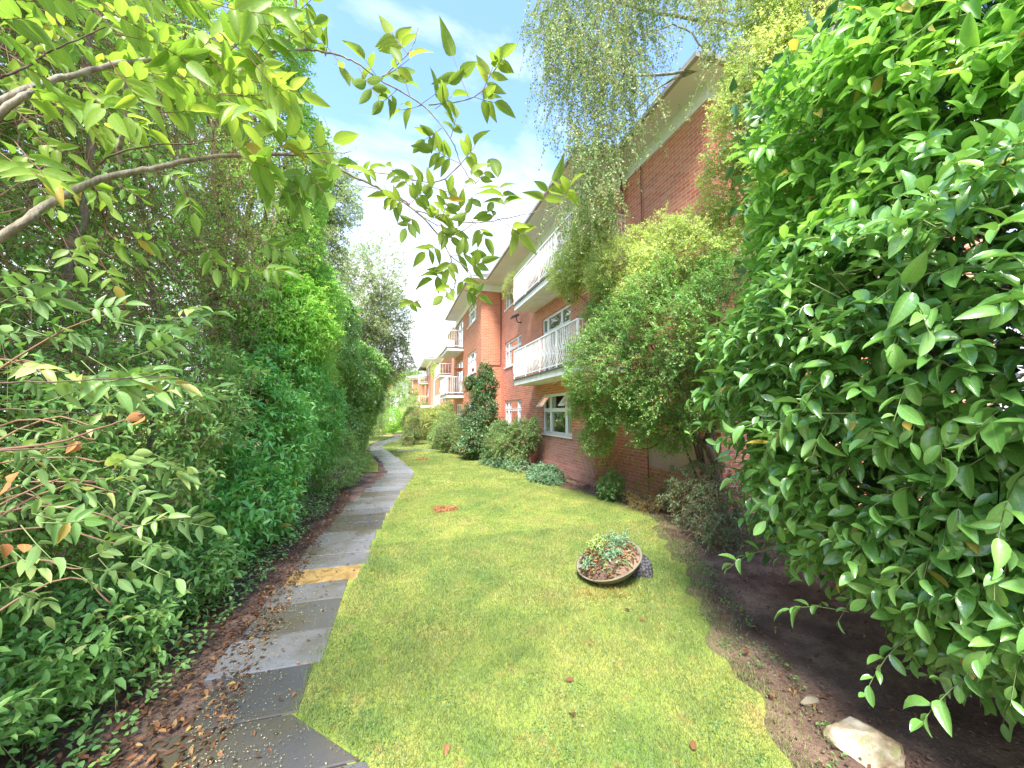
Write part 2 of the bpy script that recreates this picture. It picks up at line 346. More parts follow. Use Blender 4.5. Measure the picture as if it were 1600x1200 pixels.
def lump(P, s=1.0):
    x, y, z = P[..., 0]*s, P[..., 1]*s, P[..., 2]*s
    return (np.sin(2.1*x+1.3*np.sin(1.7*y))*np.sin(1.9*z+.8*y+1.1*np.sin(1.3*x)) + .6*np.sin(4.3*y+2.1*z)*np.sin(3.9*x-1.7*z+1) + .35*np.sin(9.1*z+3*x)*np.sin(8.3*y-2*x))/1.6
def blobs(bl, n, depth=.12, amp=.14, ls=1.3, cull=-.25, inner=.12, zmin=.02, far=.78, flat=None):
    bl = np.array(bl, float); c, r = bl[:, :3], bl[:, 3:]
    area = (r[:, 0]*r[:, 1]+r[:, 1]*r[:, 2]+r[:, 0]*r[:, 2]); pr = area/area.sum()
    Ps, Ns = [], []; got = 0; it = 0
    cam_ = np.array((0, 0, CH))
    while got < n and it < 40:
        it += 1
        m = int(n*1.6)+100
        i = rng.choice(len(bl), m, p=pr); d = nrm(rng.normal(size=(m, 3)))
        nn_ = nrm(d/r[i])
        q = 1 - np.abs(rng.normal(0, depth, m)); ii = rng.random(m) < inner; q[ii] = .55+.4*rng.random(ii.sum())
        base = c[i] + d*r[i]
        q = q + amp*lump(base, ls) + amp*.5*lump(base+7, ls*2.7)
        P = c[i] + d*r[i]*q[:, None]
        keep = P[:, 2] > zmin
        v = nrm(cam_-P); keep &= (v*nn_).sum(-1) > cull
        for j in range(len(bl)):
            e = (((P-c[j])/r[j])**2).sum(-1)
            keep &= ~((e < far**2) & (i != j))
        P = P[keep]; Ps.append(P); Ns.append(nn_[keep]); got += len(P)
    return np.concatenate(Ps)[:n], np.concatenate(Ns)[:n]
def shoots(P, D, L, k, ll, lw, T, mat, parent, stem=None, name='foliage', spread=.9, droop=.25, sr=.0025, jit=.25, up=.7, tip=True, stemname='twigs', rn=None):
    """leafy shoots: base P, direction D, length L (array or float), k leaves each"""
    m = len(P); D = nrm(D); L = np.broadcast_to(L, (m,)).astype(float)
    ref = np.where(np.abs(D[:, 2:3]) < .9, np.array((0, 0, 1.)), np.array((1., 0, 0)))
    a = nrm(np.cross(D, ref)); b = np.cross(D, a)
    tt = (np.arange(k)+.6)/k
    ph = rng.random((m, 1))*6.28 + np.arange(k)[None]*2.4 + rng.normal(0, .25, (m, k))
    dp = droop*L[:, None]*tt[None]**2
    C = P[:, None] + D[:, None]*(L[:, None, None]*tt[None, :, None]); C[..., 2] -= dp
    rad = np.cos(ph)[..., None]*a[:, None] + np.sin(ph)[..., None]*b[:, None]
    al = (.35+.75*tt[None, :, None]) if tip else .5
    A = D[:, None]*al + rad*spread + rng.normal(0, jit, (m, k, 3)); A[..., 2] -= droop*.7
    A = nrm(A)
    N = np.array((0, 0, 1.))*up + D[:, None]*(1-up) + rng.normal(0, jit*.9, (m, k, 3))
    size = (1 - .35*np.abs(tt-.5)*2)[None]*(.5+.75*rng.random((m, k)))
    if rn is None: rr = np.clip(.25*rng.random((m, 1)) + .55*rng.random((m, k)) + .25*tt[None], 0, 1)
    else: rr = np.clip(rn[:, None] + .4*(rng.random((m, k))-.5), 0, 1)
    o = leaves(name, T, C.reshape(-1, 3), A.reshape(-1, 3), N.reshape(-1, 3), (ll*size).ravel(), (lw*size).ravel(), mat, parent, rr.ravel())
    if stem is not None:
        ts = np.array((-.3, .3, .7, 1.)); S = P[:, None] + D[:, None]*(L[:, None, None]*ts[None, :, None]); S[..., 2] -= droop*L[:, None]*np.maximum(ts, 0)[None]**2
        tubes(stemname, S, np.broadcast_to(np.array((1.4, 1.1, .8, .4))*sr, (m, 4)), stem, parent)
    return o
def smooth_path(pts, k=6):
    pts = np.array(pts, float); n = len(pts); out = []
    for i in range(n-1):
        p0, p1, p2, p3 = pts[max(i-1, 0)], pts[i], pts[i+1], pts[min(i+2, n-1)]
        for j in range(k):
            t = j/k; out.append(.5*((2*p1)+(-p0+p2)*t+(2*p0-5*p1+4*p2-p3)*t*t+(-p0+3*p1-3*p2+p3)*t**3))
    out.append(pts[-1]); return np.array(out)
def limb(mb, pts, r0, r1, n=8, k=6, wob=0.0):
    p = smooth_path(pts, k); m = len(p)
    p = p + rng.normal(0, wob, p.shape)
    mb.tube(p, [r0+(r1-r0)*(i/(m-1)) for i in range(m)], n)
def branches_in(bl, base, parent, mat, n=10, r0=.05, name='trunk'):
    """trunk and limbs from base towards the crown's blobs, one mesh"""
    mb = MB(); base = np.array(base, float)
    bl = np.array(bl, float)
    for i in range(n):
        b = bl[i % len(bl)]; tgt = b[:3] + nrm(rng.normal(size=3))*b[3:]*.7
        if tgt[2] < base[2]+.15: tgt[2] = base[2]+.3
        mid = base*.5+tgt*.5; mid[:2] = base[:2]*.65+tgt[:2]*.35; mid[2] = base[2]*.45+tgt[2]*.55
        limb(mb, [base+rng.normal(0, r0*.5, 3)*(1, 1, 0), mid, tgt], r0*(.6+.5*rng.random()), r0*.15, 6, 5, r0*.15)
    return mb.build(name, mat, parent, True)

# ================================================================== THE SETTING
pathR = np.array([(.4, 1.2), (-.07, 2.15), (-.52, 2.61), (-.55, 3.1), (-.47, 3.39), (-.42, 4.14), (-.32, 4.74), (-.23, 5.59), (-.09, 6.86), (.18, 8.92), (.6, 11.97), (.28, 14.79), (-.24, 18.34), (-.62, 20.84), (-.38, 23.85), (.5, 27.06), (1.1, 30)])
pathL = np.array([(-.5, .8), (-.9, 2.1), (-1.04, 2.7), (-1.08, 3.1), (-1.08, 3.5), (-1.06, 4.1), (-1.02, 4.7), (-1.0, 5.6), (-.92, 6.9), (-.62, 9.1), (-.15, 11.8), (-.38, 14.5), (-.95, 18.2), (-1.3, 20.6), (-1.05, 23.9), (-.3, 27.6), (.3, 30.6)])
lawnR = [(1.75, .9), (1.98, 1.52), (2.3, 2.08), (2.62, 2.69), (3.05, 3.45), (3.55, 4.31), (4.3, 5.83), (4.35, 6.84), (3.95, 8.17), (3.8, 10.56), (3.4, 14.87), (2.83, 21.4), (3.2, 30), (2.5, 60)]
# ground
t = NT('soil'); p = pos(t); n1 = t.noise(p, 2.2, 6, .65); n2 = t.noise(p, 40, 5, .7)
c = t.ramp(n1, [(.3, (.055, .038, .03)), (.5, (.13, .09, .07)), (.68, (.26, .19, .145))])
c = t.mix(t.math('MULTIPLY', n2, .8), c, (.35, .3, .27), 'MULTIPLY')
M['soil'] = t.done(t.bsdf(t.mix(1., c, (2.1, 1.95, 1.9), 'MULTIPLY'), .9, .2, bump=t.math('ADD', n2, t.noise(p, 9, 4)), bstr=.9, bdist=.03))
g = MB()
# near soil is a fine grid with small relief, the far sheet runs to the horizon
nx, ny = 150, 170
gx = np.linspace(-9, 12, nx); gy = np.linspace(-6, 34, ny); X, Y = np.meshgrid(gx, gy)
Pg = np.stack([X, Y, X*0], -1).reshape(-1, 3)
hz = -.02 + .018*lump(Pg*1.0, 2.3) + .006*lump(Pg, 9)
edge = np.minimum(np.minimum(Pg[:, 0]+9, 12-Pg[:, 0]), np.minimum(Pg[:, 1]+6, 34-Pg[:, 1])); hz = np.where(edge < .2, -.03, np.minimum(hz, -.004))
Pg[:, 2] = hz
i, j = np.meshgrid(np.arange(ny-1), np.arange(nx-1), indexing='ij'); a = i*nx+j
gr = link('ground', npmesh('ground', Pg, np.stack([a, a+1, a+nx+1, a+nx], -1).ravel(), np.full(a.size, 4), True), M['soil'])
tag(gr, None, None, kind='structure')
t = NT('far_grass'); p = pos(t)
M['far_grass'] = t.done(t.bsdf(t.ramp(t.noise(p, .6, 5), [(.3, (.12, .22, .03)), (.7, (.25, .36, .06))]), .9, .1))
fg = MB().add([(-1500,-1500,-.12),(1500,-1500,-.12),(1500,1500,-.12),(-1500,1500,-.12)], [(0,1,2,3)]).build('ground', M['far_grass']); tag(fg, None, None, kind='structure')

# lawn
def grass_col(t, p):
    n1 = t.noise(p, .9, 4, .6); n2 = t.noise(p, 3.5, 3, .6)
    c = t.ramp(t.math('ADD', t.math('MULTIPLY', n1, .7), t.math('MULTIPLY', n2, .35)), [(.36, (.17, .27, .055)), (.5, (.31, .37, .08)), (.6, (.42, .42, .11)), (.72, (.48, .36, .14))])
    m_ = t.math('GREATER_THAN', t.noise(p, 7, 3, .6), .63)
    return t.mix(t.math('MULTIPLY', m_, .45), c, (.42, .27, .10))
t = NT('lawn_base'); p = pos(t)
M['lawn'] = t.done(t.bsdf(t.mix(t.math('MULTIPLY', t.noise(p, 80, 3), .6), grass_col(t, p), (.55, .6, .4), 'MULTIPLY'), .9, .1, bump=t.noise(p, 120, 3), bstr=.8, bdist=.01))
left = [tuple(v) for v in pathR]+[(1.9, 40), (2.2, 60)]
left = [(x-.07, y) for x, y in left]; poly = left + lawnR[::-1]
def resample(pts, d=.12, w=.03):
    pts = np.array(pts, float); out = []
    for a_, b_ in zip(pts[:-1], pts[1:]):
        n = max(1, int(np.linalg.norm(b_-a_)/d)) if a_[1] < 14 else 3
        for k in range(n): out.append(a_+(b_-a_)*k/n)
    return out
Lp_ = resample(left); Rp_ = resample(lawnR, .06)
Rp_ = [q + np.array((-.05+.09*math.sin(q[1]*5.3+1)*math.sin(q[1]*2.1)+.04*math.sin(q[1]*17)+rng.normal(0, .008), 0)) if q[1] < 14 else q for q in Rp_]
pl = Lp_ + Rp_[::-1]
def lawn_sheet(pts, z=.004):
    import bmesh
    bm = bmesh.new(); vs_ = [bm.verts.new((x, y, z)) for x, y in pts]; f = bm.faces.new(vs_); bmesh.ops.triangulate(bm, faces=[f])
    bmesh.ops.recalc_face_normals(bm, faces=bm.faces)
    if bm.faces[:][0].normal.z < 0: bmesh.ops.reverse_faces(bm, faces=bm.faces)
    me = bpy.data.meshes.new('lawn'); bm.to_mesh(me); bm.free(); o = link('lawn', me, M['lawn']); tag(o, None, None, kind='structure'); return o
lawn_sheet(Lp_ + [q + np.array((-.06, 0)) if q[1] < 14 else q for q in Rp_][::-1])
# grass strip left of the path further along
stripL = [(-.99, 12.2), (-.45, 12.2), (-.52, 14.3), (-1.05, 18.0), (-1.45, 20.6), (-1.2, 24.1), (-.45, 27.8), (-.1, 31), (-1.2, 60), (-2.6, 60), (-2.2, 24), (-2.2, 16)]
lawn_sheet(stripL, .004)
def inpoly(P, poly):
    x, y = P[:, 0], P[:, 1]; ins = np.zeros(len(P), bool); n = len(poly)
    for i in range(n):
        x0, y0 = poly[i]; x1, y1 = poly[(i+1) % n]
        c_ = ((y0 > y) != (y1 > y)) & (x < (x1-x0)*(y-y0)/(y1-y0+1e-12)+x0); ins ^= c_
    return ins
def grass(bands, poly, name='grass'):
    VV = []; n0 = 0
    for (y0, y1, x0, x1, n, h, wd) in bands:
        P = np.stack([rng.uniform(x0, x1, n), rng.uniform(y0, y1, n)], -1)
        # soft ragged rim towards the soil
        P2 = P + rng.normal(0, .13, P.shape)
        P = P[inpoly(P2, poly)]; P = P[~inpoly(P+rng.normal(0, .02, P.shape), pathpoly)]; m = len(P)
        P3 = np.concatenate([P, np.full((m, 1), .002)], 1)
        bare = lump(P3, 2.1)+.5*lump(P3, 7); keep = rng.random(m) < np.clip(1.15-.45*bare, .25, 1); P3 = P3[keep]; m = len(P3)
        az = rng.random(m)*6.28; ln = rng.normal(0, .5, (m, 2)); hh = h*(.5+.8*rng.random(m))*(1+.35*lump(P3, 3))
        tip = P3 + np.concatenate([ln*hh[:, None], hh[:, None]], 1)
        s_ = np.stack([np.cos(az), np.sin(az), az*0], -1)*wd
        VV.append(np.stack([P3-s_, P3+s_, tip], 1).reshape(-1, 3))
    V = np.concatenate(VV); me = npmesh(name, V, np.arange(len(V)), np.full(len(V)//3, 3))
    o = link(name, me, M['grass']); tag(o, None, None, kind='stuff'); return o
pathpoly = [tuple(v) for v in pathR] + [tuple(v) for v in pathL[::-1]]
t = NT('grass_blade'); p = pos(t); gc = grass_col(t, p)
wn = t.n("ShaderNodeNewGeometry"); gc = t.mix(t.math('MULTIPLY', wn.outputs['Random Per Island'], .7), t.mix(1., gc, (.55, .6, .45), 'MULTIPLY'), (.45, .56, .26))
gb = t.bsdf(gc, .6, .25); tr = t.n("ShaderNodeBsdfTranslucent"); t.l(gc, tr.inputs[0]); ms = t.n("ShaderNodeMixShader"); ms.inputs[0].default_value = .35
t.l(gb.outputs[0], ms.inputs[1]); t.l(tr.outputs[0], ms.inputs[2]); M['grass'] = t.done(ms)
go = grass([(1.0, 3.2, -1, 3, 170000, .03, .0017), (3.2, 5.5, -1, 4.4, 170000, .028, .0026), (5.5, 9, -.6, 4.7, 150000, .022, .003), (9, 16, 0, 4.4, 90000, .024, .006), (16, 30, -2, 3.4, 50000, .03, .012)], pl)
# clover and weed leaves in the near turf
# path of stone slabs
def midx(Y, side): return np.interp(Y, side[:, 1], side[:, 0])
t = NT('path_slab'); p = pos(t); g_ = t.n("ShaderNodeNewGeometry"); n1 = t.noise(p, 1.5, 5, .6); n2 = t.noise(p, 55, 4, .7)
c = t.mix(g_.outputs['Random Per Island'], (.065, .06, .058), (.19, .185, .19))
c = t.mix(t.math('MULTIPLY', t.math('SUBTRACT', n1, .42, clamp=True), 4, clamp=True), c, (.085, .07, .04))
c = t.mix(t.math('MULTIPLY', n2, .6), c, (.45, .45, .45), 'MULTIPLY')
M['path'] = t.done(t.bsdf(t.mix(.6, c, (1.9, 1.9, 1.95), 'MULTIPLY'), t.math('ADD', .1, t.math('MULTIPLY', t.noise(p, 2.7, 5, .6), .42)), .8, bump=n2, bstr=.15, bdist=.006))
t = NT('ochre_slab'); p = pos(t); n1 = t.noise(p, 8, 6, .7)
M['ochre'] = t.done(t.bsdf(t.ramp(n1, [(.3, (.16, .10, .03)), (.5, (.40, .25, .08)), (.7, (.52, .36, .16))]), .45, .5, bump=n1, bstr=.4, bdist=.006))
pm = MB(); ochre = MB()
Yj = [1.2, 1.75, 2.2, 2.64, 3.1, 3.55, 4.08, 4.5, 4.9, 5.3, 5.75]
while Yj[-1] < 29: Yj.append(Yj[-1] + (.5 if Yj[-1] < 11 else .58)*random.Random(len(Yj)).uniform(.88, 1.1))
rs = random.Random(4)
for k, (a_, b_) in enumerate(zip(Yj[:-1], Yj[1:])):
    m_ = (a_+b_)/2; xr = midx(m_, pathR)+rs.uniform(-.045, .04); xl = midx(m_, pathL)-rs.uniform(0, .08)
    rt = rs.uniform(-.02, .02); z = .012+rs.uniform(-.004, .006); g2 = .006
    if m_ < 2.6: xr = midx(m_, pathR); 
    sk = (midx(b_, pathR)-midx(a_, pathR))*.12
    if m_ < 2.6: sk = midx(b_, pathR)-midx(a_, pathR)
    q = [(xl-sk/2, a_+g2+rt), (xr-sk/2, a_+g2), (xr+sk/2, b_-g2), (xl+sk/2, b_-g2+rt)]
    tz = [z+rs.uniform(-.004, .004) for _ in q]
    tgt = ochre if k == 7 else pm
    if k == 7: q = [(q[0][0], 4.50), (q[1][0], 4.50), (q[2][0], 4.89), (q[3][0], 4.89)]
    tgt.add([(x, y, -.03) for x, y in q] + [(x, y, zz) for (x, y), zz in zip(q, tz)], [(4,5,6,7),(0,1,5,4),(1,2,6,5),(2,3,7,6),(3,0,4,7)])
po = pm.build('path', M['path']); bevel(po, .006, 2); tag(po, None, None, kind='structure')
oo = ochre.build('ochre_slab', M['ochre'], po); bevel(oo, .006, 2); oo['label'] = 'single ochre yellow slab'
# narrow side path crossing the lawn
sp = MB()
for k in range(7):
    x0 = .12+k*.56; sp.box(x0, x0+.53, 18.2+k*.13, 18.8+k*.13, -.02, .016)
so_ = sp.build('path', M['path']); tag(so_, None, None, kind='structure')

# ================================================================== BUILDINGS
FL = [0, 2.84, 5.42]          # floor levels
SILLZ = [1.16, 3.72, 6.28]; HEADZ = [2.27, 4.82, 7.3]
def window(b, X, y0, y1, z0, z1, mull=(.25, .75), tr=.68, curtain=True, open_top=(), simple=False, door=False, sill=True):
    """window in a wall facing -X, its outer face at X+.06"""
    f = MB(); xf, xb = X+.05, X+.11; w_ = .055
    f.box(xf, xb, y0, y1, z0, z0+w_); f.box(xf, xb, y0, y1, z1-w_, z1)
    f.box(xf, xb, y0, y0+w_, z0+w_, z1-w_); f.box(xf, xb, y1-w_, y1, z0+w_, z1-w_)
    ys = [y0+(y1-y0)*m_ for m_ in mull]; zt = z0+(z1-z0)*tr
    for y in ys: f.box(xf+.002, xb-.002, y-.04, y+.04, z0+w_, z1-w_)
    if tr:
        ed = [y0+w_]+[v for y in ys for v in (y-.04, y+.04)]+[y1-w_]
        for a_, b_ in zip(ed[::2], ed[1::2]): f.box(xf+.004, xb-.004, a_, b_, zt-.03, zt+.03)
    # sash rims
        if not simple:
            for a_, b_ in zip(ed[::2], ed[1::2]):
                for (c0, c1) in ((z0+w_, zt-.03), (zt+.03, z1-w_)):
                    if door and c0 < zt-.1: continue
                    f.box(xf-.012, xf+.02, a_, b_, c0, c0+.025); f.box(xf-.012, xf+.02, a_, b_, c1-.025, c1)
                    f.box(xf-.012, xf+.02, a_, a_+.025, c0+.025, c1-.025); f.box(xf-.012, xf+.02, b_-.025, b_, c0+.025, c1-.025)
    fo = f.build('door' if door else 'window', M['white'], b)
    pn = MB(); 
    if open_top:
        pn.quad((X+.08, y1, z0), (X+.08, y0, z0), (X+.08, y0, zt), (X+.08, y1, zt))
    else: pn.quad((X+.08, y1, z0), (X+.08, y0, z0), (X+.08, y0, z1), (X+.08, y1, z1))
    pn.build('pane', M['glass'], fo)
    if sill and not door: MB().box(X-.045, X+.05, y0-.04, y1+.04, z0-.05, z0-.002).build('sill', M['white'], fo)
    if not simple:
        rm = MB(); d = .9
        rm.quad((X+d, y0-.3, z0-.3), (X+d, y1+.3, z0-.3), (X+d, y1+.3, z1+.1), (X+d, y0-.3, z1+.1))
        rm.quad((X+.2, y0-.3, z0-.3), (X+d, y0-.3, z0-.3), (X+d, y0-.3, z1+.1), (X+.2, y0-.3, z1+.1))
        rm.quad((X+.2, y1+.3, z0-.3), (X+d, y1+.3, z0-.3), (X+d, y1+.3, z1+.1), (X+.2, y1+.3, z1+.1))
        rm.quad((X+.2, y0-.3, z0-.3), (X+d, y0-.3, z0-.3), (X+d, y1+.3, z0-.3), (X+.2, y1+.3, z0-.3))
        rm.quad((X+.2, y0-.3, z1+.1), (X+d, y0-.3, z1+.1), (X+d, y1+.3, z1+.1), (X+.2, y1+.3, z1+.1))
        rm.build('room', M['room'], fo)
    else:
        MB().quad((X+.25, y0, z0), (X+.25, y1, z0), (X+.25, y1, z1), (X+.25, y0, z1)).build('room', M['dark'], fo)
    if curtain:
        cm = MB()
        for (a_, b_) in ((y0+.02, y0+(y1-y0)*.3), (y1-(y1-y0)*.3, y1-.02)):
            n = 14
            for k in range(n):
                ya, yb = a_+(b_-a_)*k/n, a_+(b_-a_)*(k+1)/n
                cm.quad((X+.2+.02*(k % 2), ya, z0-.05), (X+.2+.02*((k+1) % 2), yb, z0-.05), (X+.2+.02*((k+1) % 2), yb, z1), (X+.2+.02*(k % 2), ya, z1))
        cm.build('curtain', M['curtain'], fo)
    for (a_, b_) in open_top:
        ya, yb = y0+(y1-y0)*a_, y0+(y1-y0)*b_; h = z1-zt-.06; ang = R(38)
        dz, dx = h*math.cos(ang), h*math.sin(ang)
        def q(s_, y): return (xf-dx*s_, y, z1-.05-dz*s_)
        c_ = MB()
        for (ua, ub, va, vb) in ((0, 1, ya, ya+.035), (0, 1, yb-.035, yb), (0, .12, ya+.035, yb-.035), (.86, 1, ya+.035, yb-.035)):
            A_, B_, C_, D_ = q(ua, va), q(ub, va), q(ub, vb), q(ua, vb); o_ = (-.025*math.cos(ang), 0, .025*math.sin(ang))
            top = [tuple(np.add(v, o_)) for v in (A_, B_, C_, D_)]
            c_.add([A_, B_, C_, D_]+top, [(0,1,2,3),(7,6,5,4),(0,4,5,1),(1,5,6,2),(2,6,7,3),(3,7,4,0)])
        co_ = c_.build('casement', M['white'], fo)
        MB().quad(q(.1, ya+.03), q(.9, ya+.03), q(.9, yb-.03), q(.1, yb-.03)).build('vent_pane', M['glass'], fo)
    return fo
def wall_x(mb, X, y0, y1, z0, z1, openings, depth=.14):
    """wall face at X looking to -X with holes and their reveals"""
    ys = sorted({y0, y1, *[v for o in openings for v in o[:2]]}); zs = sorted({z0, z1, *[v for o in openings for v in o[2:]]})
    for a_, b_ in zip(ys[:-1], ys[1:]):
        for c_, d_ in zip(zs[:-1], zs[1:]):
            my, mz = (a_+b_)/2, (c_+d_)/2
            if any(o[0] < my < o[1] and o[2] < mz < o[3] for o in openings): continue
            mb.quad((X, b_, c_), (X, a_, c_), (X, a_, d_), (X, b_, d_))
    for (a_, b_, c_, d_) in openings:
        D_ = X+depth
        mb.quad((X, a_, c_), (D_, a_, c_), (D_, a_, d_), (X, a_, d_)); mb.quad((X, b_, d_), (D_, b_, d_), (D_, b_, c_), (X, b_, c_))
        mb.quad((X, a_, d_), (D_, a_, d_), (D_, b_, d_), (X, b_, d_)); mb.quad((X, b_, c_), (D_, b_, c_), (D_, a_, c_), (X, a_, c_))
def wall_y(mb, Y, x0, x1, z0, z1): mb.quad((x0, Y, z0), (x1, Y, z0), (x1, Y, z1), (x0, Y, z1))
def balcony(b, Xo, Xw, y0, y1, zf, panels=(), bars=True, gap=.105, Xw0=None, h=.98, belly=True):
    """slab with a steel railing; Xo outer edge, Xw wall, zf underside"""
    Xw0 = Xw if Xw0 is None else Xw0
    s_ = MB().box(Xo, Xw-.002, y0, y1, zf, zf+.17)
    if Xw0 > Xw: s_.box(Xw-.002, Xw0-.002, y0, 8.3-.002, zf+.001, zf+.169)
    so2 = s_.build('balcony', M['slabedge'], b)
    MB().box(Xo-.035, Xw-.004, y0-.035, y1+.035, zf+.17, zf+.205).build('drip_edge', M['gutter'], so2)
    zt = zf+.205; r = MB(); hz_ = zt+h; xo = Xo+.0
    r.box(xo-.02, xo+.02, y0, y1, hz_-.035, hz_); r.box(xo-.015, xo+.015, y0, y1, zt+.06, zt+.09)
    r.box(xo+.02, Xw0-.01, y0, y0+.035, hz_-.034, hz_-.001); r.box(xo+.02, Xw-.01, y1-.035, y1, hz_-.034, hz_-.001)
    r.box(xo+.02, Xw0-.01, y0, y0+.03, zt+.061, zt+.089); r.box(xo+.02, Xw-.01, y1-.03, y1, zt+.061, zt+.089)
    np_ = max(2, round((y1-y0)/1.15))
    for k in range(np_+1):
        y = y0+.02+(y1-y0-.04)*k/np_; r.box(xo-.022, xo+.022, y-.022, y+.022, zt, hz_-.036)
    r.build('railing', M['white'], so2)
    if bars:
        br = MB(); y = y0+gap
        while y < y1-.05:
            if belly: br.tube([(xo, y, zt+.09), (xo-.05, y, zt+.25), (xo-.06, y, zt+.38), (xo-.01, y, zt+.62), (xo, y, hz_-.036)], .011, 5, False)
            else: br.box(xo-.008, xo+.008, y-.008, y+.008, zt+.09, hz_-.036)
            y += gap
        for yy, xw in ((y0+.015, Xw0), (y1-.015, Xw)):
            x = xo+gap
            while x < xw-.04:
                br.tube([(x, yy, zt+.09), (x, yy-.045, zt+.28), (x, yy-.05, zt+.4), (x, yy, zt+.64), (x, yy, hz_-.035)], .0085, 5, False); x += gap
        br.build('balusters', M['white'], so2)
    for (a_, b_) in panels:
        MB().box(xo+.022, xo+.032, a_, b_, zt+.09, hz_-.05).build('screen_panel', M['panel'], so2)
    return so2

# ---- main block
B = empty('apartment_building', (4.6, 8.3, 0), 'long three storey red brick apartment block with white balconies beside the lawn', 'building')
XM, XT, XN = 4.6, 3.65, 5.2; ZB = 7.3
wm = MB(); ops = []
opn = [(9.55, 11.72, SILLZ[0]-.06, 2.33)]
opn += [(9.55, 11.72, 3.0, 4.82), (9.55, 11.72, 5.6, 7.25)]
w3 = [(13.9, 16.2, SILLZ[k], HEADZ[k]-(.02 if k == 2 else 0)) for k in range(3)]
wall_x(wm, XM, 8.3, 16.8, 0.0, ZB, opn+w3)
wall_y(wm, 8.3, XM, XN, 0, ZB)
wall_x(wm, XN, 5.15, 8.3, 0, ZB, [])
wall_y(wm, 5.15, XN, XN+8, 0, ZB)
wall_x(wm, XM, 25.2, 30, 0, ZB, [(26, 28, SILLZ[k], HEADZ[k]-.02) for k in range(3)])
wall_y(wm, 30, XM, XN+8, 0, ZB)
wm.build('wall', M['brick'], B)
tw = MB()
tops = [(17.9, 20.2, SILLZ[k], HEADZ[k]-(.02 if k == 2 else 0)) for k in range(3)] + [(21.75, 24.0, .25, 2.27), (21.75, 24.0, 2.92, 4.82), (21.75, 24.0, 5.5, 7.25)]
wall_x(tw, XT, 16.8, 25.2, 0, ZB, tops); wall_y(tw, 16.8, XT, XM, 0, ZB); wall_y(tw, 25.2, XT, XM, 0, ZB)
tw.build('tower_wall', M['brick_tower'], B)
MB().box(XM-.05, XM-.001, 8.25, 12.3, 0, .27).build('plinth', M['brick_old'], B)
MB().box(XM-.007, XM-.002, 8.302, 9.5, .28, 1.3).box(XM-.007, XM-.002, 9.5, 12.2, .28, 1.05).build('old_brick_patch', M['brick_old'], B)
MB().box(XN-.008, XN-.002, 5.3, 7.1, .62, 1.28).build('render_panel', M['render'], B)
# windows
window(B, XM, 9.55, 11.72, SILLZ[0]-.06, 2.33, mull=(.2, .72), tr=.6, open_top=((.74, .99), (.01, .19)))
window(B, XM, 9.55, 11.72, 3.0, 4.82, mull=(.31, .8), tr=.72, door=True, curtain=False)
window(B, XM, 9.55, 11.72, 5.6, 7.25, mull=(.31, .8), tr=.72, door=True)
for k in range(3): window(B, XM, *w3[k], mull=(.22, .78), tr=.66)
for k in range(3): window(B, XT, *tops[k], mull=(.25, .75), tr=.66)
for k in range(3, 6): window(B, XT, *tops[k], mull=(.5,), tr=.7, door=True)
for k in range(3): window(B, XM, 26, 28, SILLZ[k], HEADZ[k]-.02, simple=True, curtain=False)
# white band, soffit, fascia, roof
bd = MB(); bd.box(XM-.03, XM+.3, 8.27, 16.8-.03, ZB, 7.6); bd.box(XN-.03, XN+.3, 5.12, 8.27, ZB, 7.6)
bd.box(XT-.03, XT+.3, 16.77, 25.23, ZB, 7.6); bd.box(XT+.3, XM+.3, 16.77, 17.1, ZB, 7.6); bd.box(XM-.03, XM+.3, 25.23, 30.03, ZB, 7.6)
bd.box(XN+.3, XN+8, 5.12, 5.4, ZB, 7.6)
bd.build('eaves_band', M['fascia'], B)
rf = MB(); zs_, zt_ = 7.6, 7.66
sec = [(4.65, 4.75, 7.38), (3.76, 7.38, 16.12), (2.95, 16.12, 24.2), (3.76, 24.2, 30.6)]
sf = MB()
for (x, a_, b_) in sec: sf.box(x+.03, 13, a_+(.03 if a_ in (4.75, 7.38, 16.12) else -.0), b_-.0+(.03 if b_ == 7.38 or b_ == 16.12 else 0), zs_, zt_)
sf.build('soffit', M['soffit'], B)
gt = MB()
for k, (x, a_, b_) in enumerate(sec):
    gt.box(x-.05, x+.03, a_, b_, 7.6, 7.69)
gt.box(3.81, 4.62, 7.33, 7.41, 7.602, 7.688); gt.box(4.7, 13, 4.7, 4.78, 7.602, 7.688)
gt.box(3.0, 3.7, 16.07, 16.15, 7.602, 7.688); gt.box(3.0, 3.7, 24.17, 24.25, 7.602, 7.688)
gt.build('gutter', plain('roof_edge', (.42, .38, .36)), B)
for k, (x, a_, b_) in enumerate(sec):
    rf.add([(x, a_, 7.7), (13, a_, 7.7), (13, b_, 7.7), (x, b_, 7.7), (x+2.8, a_+1*(k == 0), 8.35), (13, a_+1*(k == 0), 8.35), (13, b_, 8.35), (x+2.8, b_, 8.35)],
           [(4,5,6,7),(0,1,5,4),(1,2,6,5),(2,3,7,6),(3,0,4,7)])
rf.build('roof', M['roof'], B)
# balconies
balcony(B, 3.85, XM, 7.6, 12.4, 2.67, panels=((11.25, 12.38),), Xw0=XN)
balcony(B, 3.85, XM, 7.6, 12.4, 5.24, panels=((11.1, 12.38),), Xw0=XN)
balcony(B, 2.72, XT, 21.4, 24.45, 2.6, panels=((22.6, 24.4),))
balcony(B, 2.72, XT, 21.4, 24.45, 5.24, panels=())
